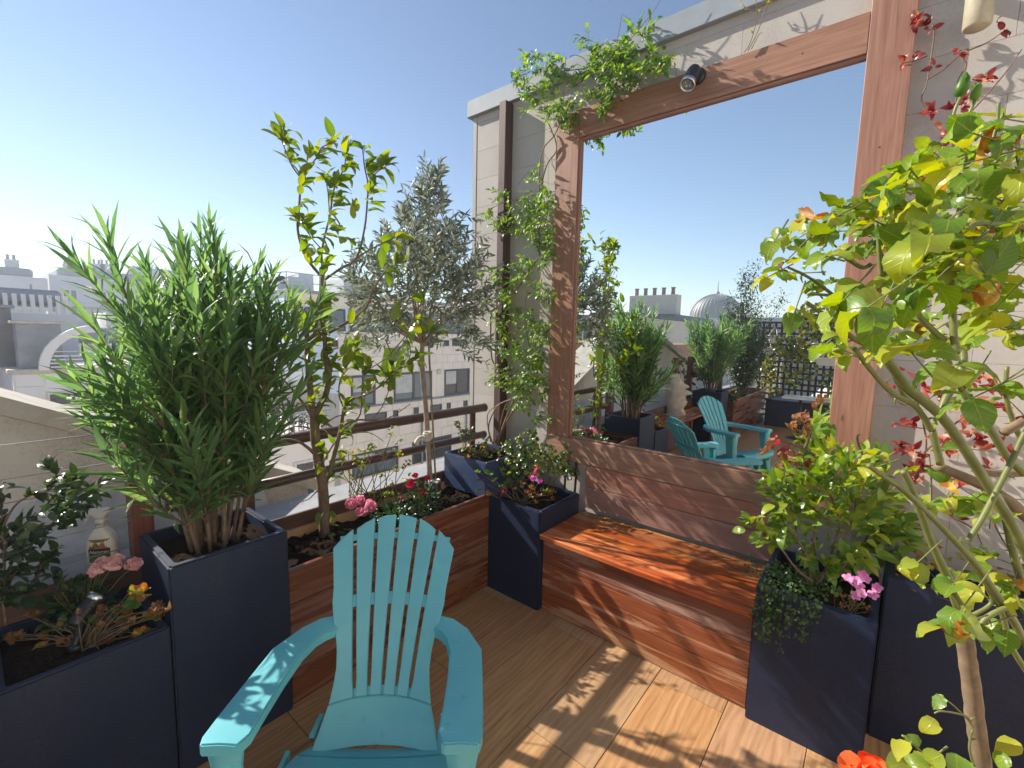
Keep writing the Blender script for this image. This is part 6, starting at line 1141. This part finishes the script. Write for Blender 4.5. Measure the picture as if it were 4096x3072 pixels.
rs_(r5([(1790, 300), (1720, 100), (1690, -40)]) + r4([(1450, 1590), (1330, 1340), (1250, 1170), (1185, 990), (1110, 800), (1075, 730)]), .0085, .0060, [0, -.02], .15)
rs_(r5([(2300, 620), (2150, 330), (1980, 70)]) + r4([(1510, 1290), (1330, 1090), (1200, 960), (1070, 840), (940, 750), (865, 695)]), .0078, .0045, [.02, -.04], .25)
rs_(r5([(2300, 760), (2120, 480)]) + r4([(1660, 1560), (1500, 1300), (1440, 1180), (1330, 1080)]), .0060, .0040, .01, .2)
rs_(r4([(1860, 1330), (1804, 1200), (1730, 1050), (1620, 870), (1460, 620), (1300, 395), (1100, 225), (1000, 90), (930, -10)]), .0098, .0080, [0, -.03], .10)
rs_(r4([(930, -10)]) + r3([(870, 1640), (740, 1450), (600, 1350), (570, 1320)]), .0080, .0065, -.03, .2)
rs_(r4([(1470, 1150), (1550, 1020), (1640, 850), (1720, 690), (1790, 540), (1830, 470)]), .0052, .0045, -.07, .2); rs_(r4([(1300, 690), (1255, 500), (1240, 475), (1150, 340), (1010, 260), (880, 120), (780, -10)]), .0062, .0040, -.05, .25)
rs_(r3([(850, 1655), (700, 1590), (590, 1500), (480, 1420), (370, 1340)]), .0050, .0034, -.05, .35); rs_(r4([(1130, 330), (1060, 240), (1010, 120), (950, -10)]), .0045, .004, .03, .2)
rs_(r4([(1300, 385), (1350, 260), (1420, 140), (1440, 20)]) + r3([(1365, 1640), (1345, 1400), (1345, 1100), (1340, 960), (1400, 700), (1430, 530)]), .0075, .0050, [-.02, .04], .35)
rs_(r4([(1804, 745), (1700, 640), (1600, 480), (1500, 350), (1410, 200), (1340, 60), (1320, -40)]), .0075, .0060, .02, .2); rs_(r3([(1290, 1600), (1250, 1560), (1120, 1430), (1110, 1310)]), .0060, .0050, .02, .3); rs_(r4([(1680, 500), (1780, 440), (1860, 400)]), .0075, .0075, .03, .1, brown)
rs_(r3([(780, 1400), (800, 1280), (860, 1180), (960, 1120), (1080, 1040), (1240, 905)]), .0060, .0045, .0, .5); rs_(r3([(870, 1170), (860, 1060), (850, 900), (840, 820)]), .0040, .0030, -.02, .6); rs_(r3([(800, 1090), (740, 1110), (610, 1030)]), .0042, .0035, .04, .4)
rs_(r3([(1110, 790), (1380, 870), (1500, 820), (1650, 825), (1850, 820)]), .0040, .0050, -.05, .5); rs_(r3([(1600, 310), (1640, 150), (1650, 20)]), .0030, .0030, .03, .3); rs_(r3([(560, 1300), (440, 1210), (340, 1150), (250, 1110)]), .0032, .0020, -.02, .9); rs_(r3([(560, 1300), (450, 1290), (380, 1290)]), .0030, .002, -.04, .9)
rs_(r3([(640, 1600), (620, 1560)]), .003, .002, -.04, .4); rs_(r5([(1850, 1010), (1810, 960), (1650, 930), (1600, 945)]), .0022, .0014, -.03, .0); rs_(r5([(1870, 1040), (1830, 990), (1740, 900), (1690, 860)]), .0020, .0014, -.03, 0); rs_(r5([(1870, 1300), (1840, 1180), (1860, 1060)]), .003, .002, -.02, 0)
rs_(r5([(1850, 430), (1900, 370), (1960, 290), (2100, 220), (2250, 180)]), .0055, .0050, .0, .5); rs_(r5([(1830, 290), (1960, 220), (1990, 160), (1940, 60)]), .0040, .003, .01, .5); rs_(r4([(1500, 1590), (1540, 1680), (1560, 1800)]), .004, .003, .02, .8); rs_(r5([(1690, 1170), (1600, 1240), (1500, 1330)]), .0020, .0014, -.06, 0); rs_(r5([(1440, 1140), (1500, 1200), (1560, 1280), (1560, 1400)]), .002, .003, -.08, 0)
rs_(r4([(1640, 860), (1680, 960), (1720, 1150), (1790, 1400)]), .006, .007, .05, .4); rs_(r4([(1700, 100), (1700, 300), (1760, 480), (1810, 560)]), .004, .006, .08, .6)
for Q, dens, st in RW:
    for i in range(1, len(Q) - 1):
        d = (Q[i + 1] - Q[i]); seg = d.length
        if seg < 1e-6: continue
        d.normalize()
        if random.random() < seg * 16: o = jit(d.orthogonal(), .7); P.stem.tube([Q[i] + o * .003, Q[i] + o * .009 - d * .002, Q[i] + o * .0135 - d * .006], [.0024, .0013, .0003], 5, 2)
def pinnate(c, n=3, s=1.0, d=None, key='l'):
    d = d or jit((-.25, -.25, -.05), .8); x = jit(d.orthogonal(), .3); x.z *= .4; L_ = .028 * s
    P.stem.tube([c - d * L_ * 1.6, c, c + d * L_ * 1.2], [.0014, .0012, .0009], 4, 2); kk = lambda: key if random.random() > .035 else ('o' if random.random() < .75 else 'd')
    P.leaf(kk(), orient(c + d * L_ * 1.2, d, V((-.15, -.35, 1)) + rdir() * .75, s * rnd(.9, 1.15)))
    for j in range((n - 1) // 2):
        q = c + d * L_ * (.9 - j * 1.3)
        for sg in (1, -1): P.leaf(kk(), orient(q, d * .45 + x * sg + rdir() * .3, V((-.15, -.35, 1)) + rdir() * .75, s * rnd(.75, 1.05) * (1 - .1 * j)))
for (x, y, n, s, o) in [(330, 760, 3, .85, -.05), (560, 790, 3, .9, -.06), (650, 740, 3, 1.0, -.08), (200, 890, 3, .9, -.04), (400, 880, 3, .85, .03), (510, 940, 3, .95, -.08), (300, 990, 3, .8, -.02), (560, 1060, 3, 1.0, -.1), (350, 1140, 3, .8, .0), (170, 1140, 3, .8, .0), (330, 1320, 3, 1.0, -.1), (520, 1200, 3, .8, .05), (690, 1240, 3, 1.15, -.14), (940, 1270, 3, 1.45, -.2), (750, 980, 3, .9, .05), (900, 850, 3, 1.1, -.05), (1000, 920, 3, .9, .06), (760, 730, 3, .8, .08), (900, 690, 3, 1.0, .0), (1080, 480, 3, 1.4, -.12), (1000, 580, 3, 1.1, .0), (1280, 370, 3, 1.0, .1), (1370, 370, 3, 1.1, -.05), (1180, 640, 3, 1.2, -.05), (1330, 580, 3, 1.0, .06), (1560, 400, 3, 1.4, -.1), (1600, 260, 3, 1.3, -.1), (1780, 400, 3, 1.35, -.1), (1700, 560, 3, 1.0, .1), (1540, 590, 3, 1.1, .08), (1260, 830, 3, 1.5, -.18), (1440, 760, 3, 1.0, .05), (1550, 880, 3, 1.2, -.1), (1650, 900, 3, 1.1, .03), (1700, 740, 3, 1.3, .05), (1440, 970, 3, 1.2, -.1), (1530, 1100, 3, 1.4, -.15), (1150, 1120, 3, 1.2, -.05), (1090, 1040, 3, 1.0, .05), (1330, 1100, 3, 1.5, -.15), (1360, 1240, 3, 1.3, -.1), (1700, 1300, 3, 1.4, -.1), (1760, 1060, 3, 1.3, -.1), (1220, 1450, 3, 1.0, .05), (1050, 1420, 3, 1.0, .06), (960, 1580, 3, 1.0, .08), (620, 1620, 3, .9, -.05), (1560, 1250, 3, 1.0, .1), (1640, 1390, 3, 1.2, .02), (1450, 1560, 3, 1.0, .08), (1710, 1500, 3, 1.2, .0), (1010, 1110, 3, .9, .1), (840, 1040, 3, .8, .1), (660, 860, 3, .9, .05), (1120, 800, 3, 1.0, .02), (1250, 960, 3, 1.1, .05), (1020, 730, 3, .9, .06), (1430, 650, 3, 1.0, .1), (1640, 680, 3, 1.0, .1), (430, 1260, 3, .7, .05), (1290, 1180, 3, 1.1, .0), (1800, 860, 3, 1.4, -.1), (1780, 200, 3, 1.2, .0)]:
    u, v = r3([(x + rnd(-15, 15), y + rnd(-15, 15))])[0]; pinnate(tr(u, v, Rb, o), 5 if random.random() < .65 else 3, s * .80)
    u, v = r3([(x + rnd(-70, 70), y + rnd(-60, 60))])[0]
    if x > 560: pinnate(tr(u, v, Rb, o + rnd(.0, .18)), 5, s * .75)
    u, v = r3([(x + rnd(-90, 90), y + rnd(-80, 80))])[0]
    if x > 560: pinnate(tr(u, v, Rb, o + rnd(.0, .25)), 3, s * .75)
for (x, y, n, s, o) in [(840, 50, 3, .9, -.05), (1190, 90, 3, 1.5, -.12), (1330, 80, 3, 1.4, -.08), (1640, 220, 3, 1.3, -.1), (1720, 170, 3, 1.2, -.06), (1560, 80, 3, 1.1, .05), (1400, 290, 3, .9, .1), (1350, 860, 3, .8, .1), (1290, 960, 3, .9, .1), (1450, 850, 3, 1.0, .1), (1560, 860, 3, 1.0, .08), (1600, 1040, 3, 1.0, .05), (1240, 870, 3, .7, .05), (1220, 1230, 3, .9, -.03), (1400, 1380, 3, 1.0, -.05), (1490, 1480, 3, 1.4, -.08), (1700, 1280, 3, 1.0, .06), (1450, 1310, 3, .7, .06), (1550, 1260, 3, .8, .08), (1620, 1640, 3, .9, .0), (1450, 1640, 3, 1.2, -.06), (1740, 900, 3, 1.1, .1), (1760, 1330, 3, 1.0, .05), (1500, 600, 3, .8, .12), (960, 690, 3, .7, .05), (940, 660, 3, .7, .02), (1750, 340, 3, .8, .1), (1600, 1400, 3, .9, .04), (1760, 1480, 3, 1.0, -.03), (1100, 730, 3, .6, .06)]:
    u, v = r4([(x, y)])[0]; pinnate(tr(u, v, Rb, o), n, s * .9)
for (x, y, s, o) in [(1400, 1130, .9, -.1), (1510, 1150, .6, -.08), (1500, 1200, .9, -.08), (1420, 1290, 1.2, -.1), (1560, 1290, 1.0, -.1), (1660, 1230, 1.0, -.1), (1750, 1220, 1.2, -.08), (1800, 1260, .9, -.05), (1600, 980, .9, -.05), (1660, 820, .7, -.03), (1800, 310, 1.1, -.02), (1930, 380, .9, .0), (2060, 330, 1.0, .0), (2100, 380, 1.1, -.03), (1860, 80, 1.2, -.03), (2120, 1250, 1.0, -.02), (2190, 1150, 1.1, .0), (1710, 20, 1.0, -.02), (2050, 60, .8, .03), (2150, 60, .9, .02), (2180, 400, .8, .02)]:
    u, v = r5([(x, y)])[0]; c = tr(u, v, Rb, o); d = jit((-.2, -.2, -.1), .8); P.leaf('l', orient(c, d, V((-.1, -.5, .9)) + rdir() * .4, s * .85))
c = tr(3482, 3130, Rb, -.06); rose_flower(P, 'f', c, (-.1, -.4, .9), 1.15); P.stem.tube([c - V((.0, 0, .002)), c - V((-.05, 0, .10)), V((2.05, -1.36, .5))], [.003, .0035, .005], 6, 3)
for (u, v, sz) in ((3850, 345, .013), (3905, 370, .010), (3720, 760, .010)):   # buds
    c = tr(u, v, Rb, -.02); b = Buf(); b.lathe([(0, -sz * 1.1), (sz * .55, -sz * .9), (sz * .7, -.2 * sz), (sz * .45, sz * .9), (0, sz * 1.5)], c, 10, aim((.15, 0, 1))); b.build('bud', M['lf_jasmine'], P.root, True)
    P.stem.tube([c - V((0, 0, sz)), c - V((.008, 0, .05)), c - V((.0, 0, .10))], [.0025, .002, .002], 5, 2)
    for k in range(4): P.leaf('s', orient(c, jit((0, 0, 1), .7), rdir(), 1))
brown.build('trunk', M['twig'], P.root, True)
P.finish(300, M['green_stem'], 'twigs', stem_stuff=True)

# ---------------------------------------------------------------- plants only the mirror shows
random.seed(95); np.random.seed(95); b0 = V((.02, -6.3, .60)); P = Plant('privet', b0, 'tall loose privet behind the second oleander, seen in the mirror against the sky', 'shrub'); P.addset('l', leaf_set(.055, .020, OVATE, 4, fold=.3, curl=.2), M['lf_dark'])
for k in range(34):
    a = rnd(0, 6.28); h = rnd(.8, 1.75) if k > 4 else rnd(1.9, 2.25); sp_ = rnd(.05, .55) * (1 if k > 4 else .3); e = b0 + V((math.cos(a) * sp_ * .9, math.sin(a) * sp_ * 1.2 , h)); Q = P.stem.tube([b0 + rdir() * .03, b0.lerp(e, .5) + rdir() * .08, e], [.010, .006, .002], 5, 5)
    for q in Q[3:]:
        for _ in range(40): d = rdir(); P.leaf('l', orient(q + d * rnd(.02, .17), jit(d, .5), V((0, 0, 1)) + rdir() * .5, rnd(.7, 1.1)))
P.finish(60, M['bark'], 'stems', stem_stuff=True)
random.seed(97); np.random.seed(97); P = Plant('trellis_creeper', (1.2, -7.62, .1), 'yellowing virginia creeper spreading over the dark trellis, seen in the mirror', 'climber'); P.addset('l', leaf_set(.105, .062, OVATE, 4, fold=.25, curl=.3), M['lf_yellowgreen']); P.addset('g', leaf_set(.105, .062, OVATE, 4, fold=.25, curl=.3), M['lf_hoya'])
for (u, v, r, n) in [(3300, 1290, 90, 90), (3240, 1280, 70, 60), (3360, 1300, 60, 50), (3180, 1390, 55, 40), (3140, 1380, 50, 34), (3100, 1450, 60, 30), (3215, 1400, 40, 26), (3060, 1480, 50, 26), (3180, 1510, 40, 16), (3330, 1520, 50, 26), (3080, 1540, 40, 14), (3240, 1480, 40, 14), (3110, 1570, 30, 10)]:
    for _ in range(int(n * 2.2)): a, q = rnd(0, 6.28), math.sqrt(random.random()) * r; p = mpt(u + math.cos(a) * q, v + math.sin(a) * q, rnd(-7.68, -7.45)); P.leaf('g' if random.random() < .5 else 'l', orient(p, jit((0, .4, -.5), .6), V((0, .8, .6)) + rdir() * .5, rnd(.6, 1.1)))
for x in (.5, 1.0, 1.5, 2.0): P.stem.tube([(x, -7.67, .1), (x + rnd(-.1, .1), -7.67, .7), (x + rnd(-.2, .2), -7.66, 1.3), (x + rnd(-.3, .3), -7.66, 1.85)], [.008, .006, .004, .002], 5, 4)
P.finish(60, M['bark'], 'stems')
random.seed(99); np.random.seed(99); P = Plant('ivy', (-.42, -4.6, .64), 'dark ivy twining on the red timber posts, seen in the mirror beside the sculpture', 'climber'); P.addset('l', leaf_set(.06, .05, HEART, 4, fold=.25, curl=.3), M['lf_dark'])
for _ in range(170): t = random.random(); p = V((-.42 + rnd(-.07, .10), -4.05 - t * .95 + rnd(-.1, .1), .68 + (random.random() ** 1.4) * .62)); P.leaf('l', orient(p, jit((.3, .2, -.5), .7), V((.6, .6, .4)) + rdir() * .5, rnd(.5, 1.1)))
for k in range(5): P.stem.tube([(-.41, -4.1 - k * .18, .65), (-.40, -4.2 - k * .15, .95), (-.42, -4.05 - k * .2, 1.28)], [.005, .004, .002], 5, 4)
P.finish(40, M['bark'], 'stems')
small_rose((.05, -5.25, .60), 'small pink rose in the far hardwood planter, seen in the mirror', [], 'pet_pink', 101, .025, .14, .12, 120)
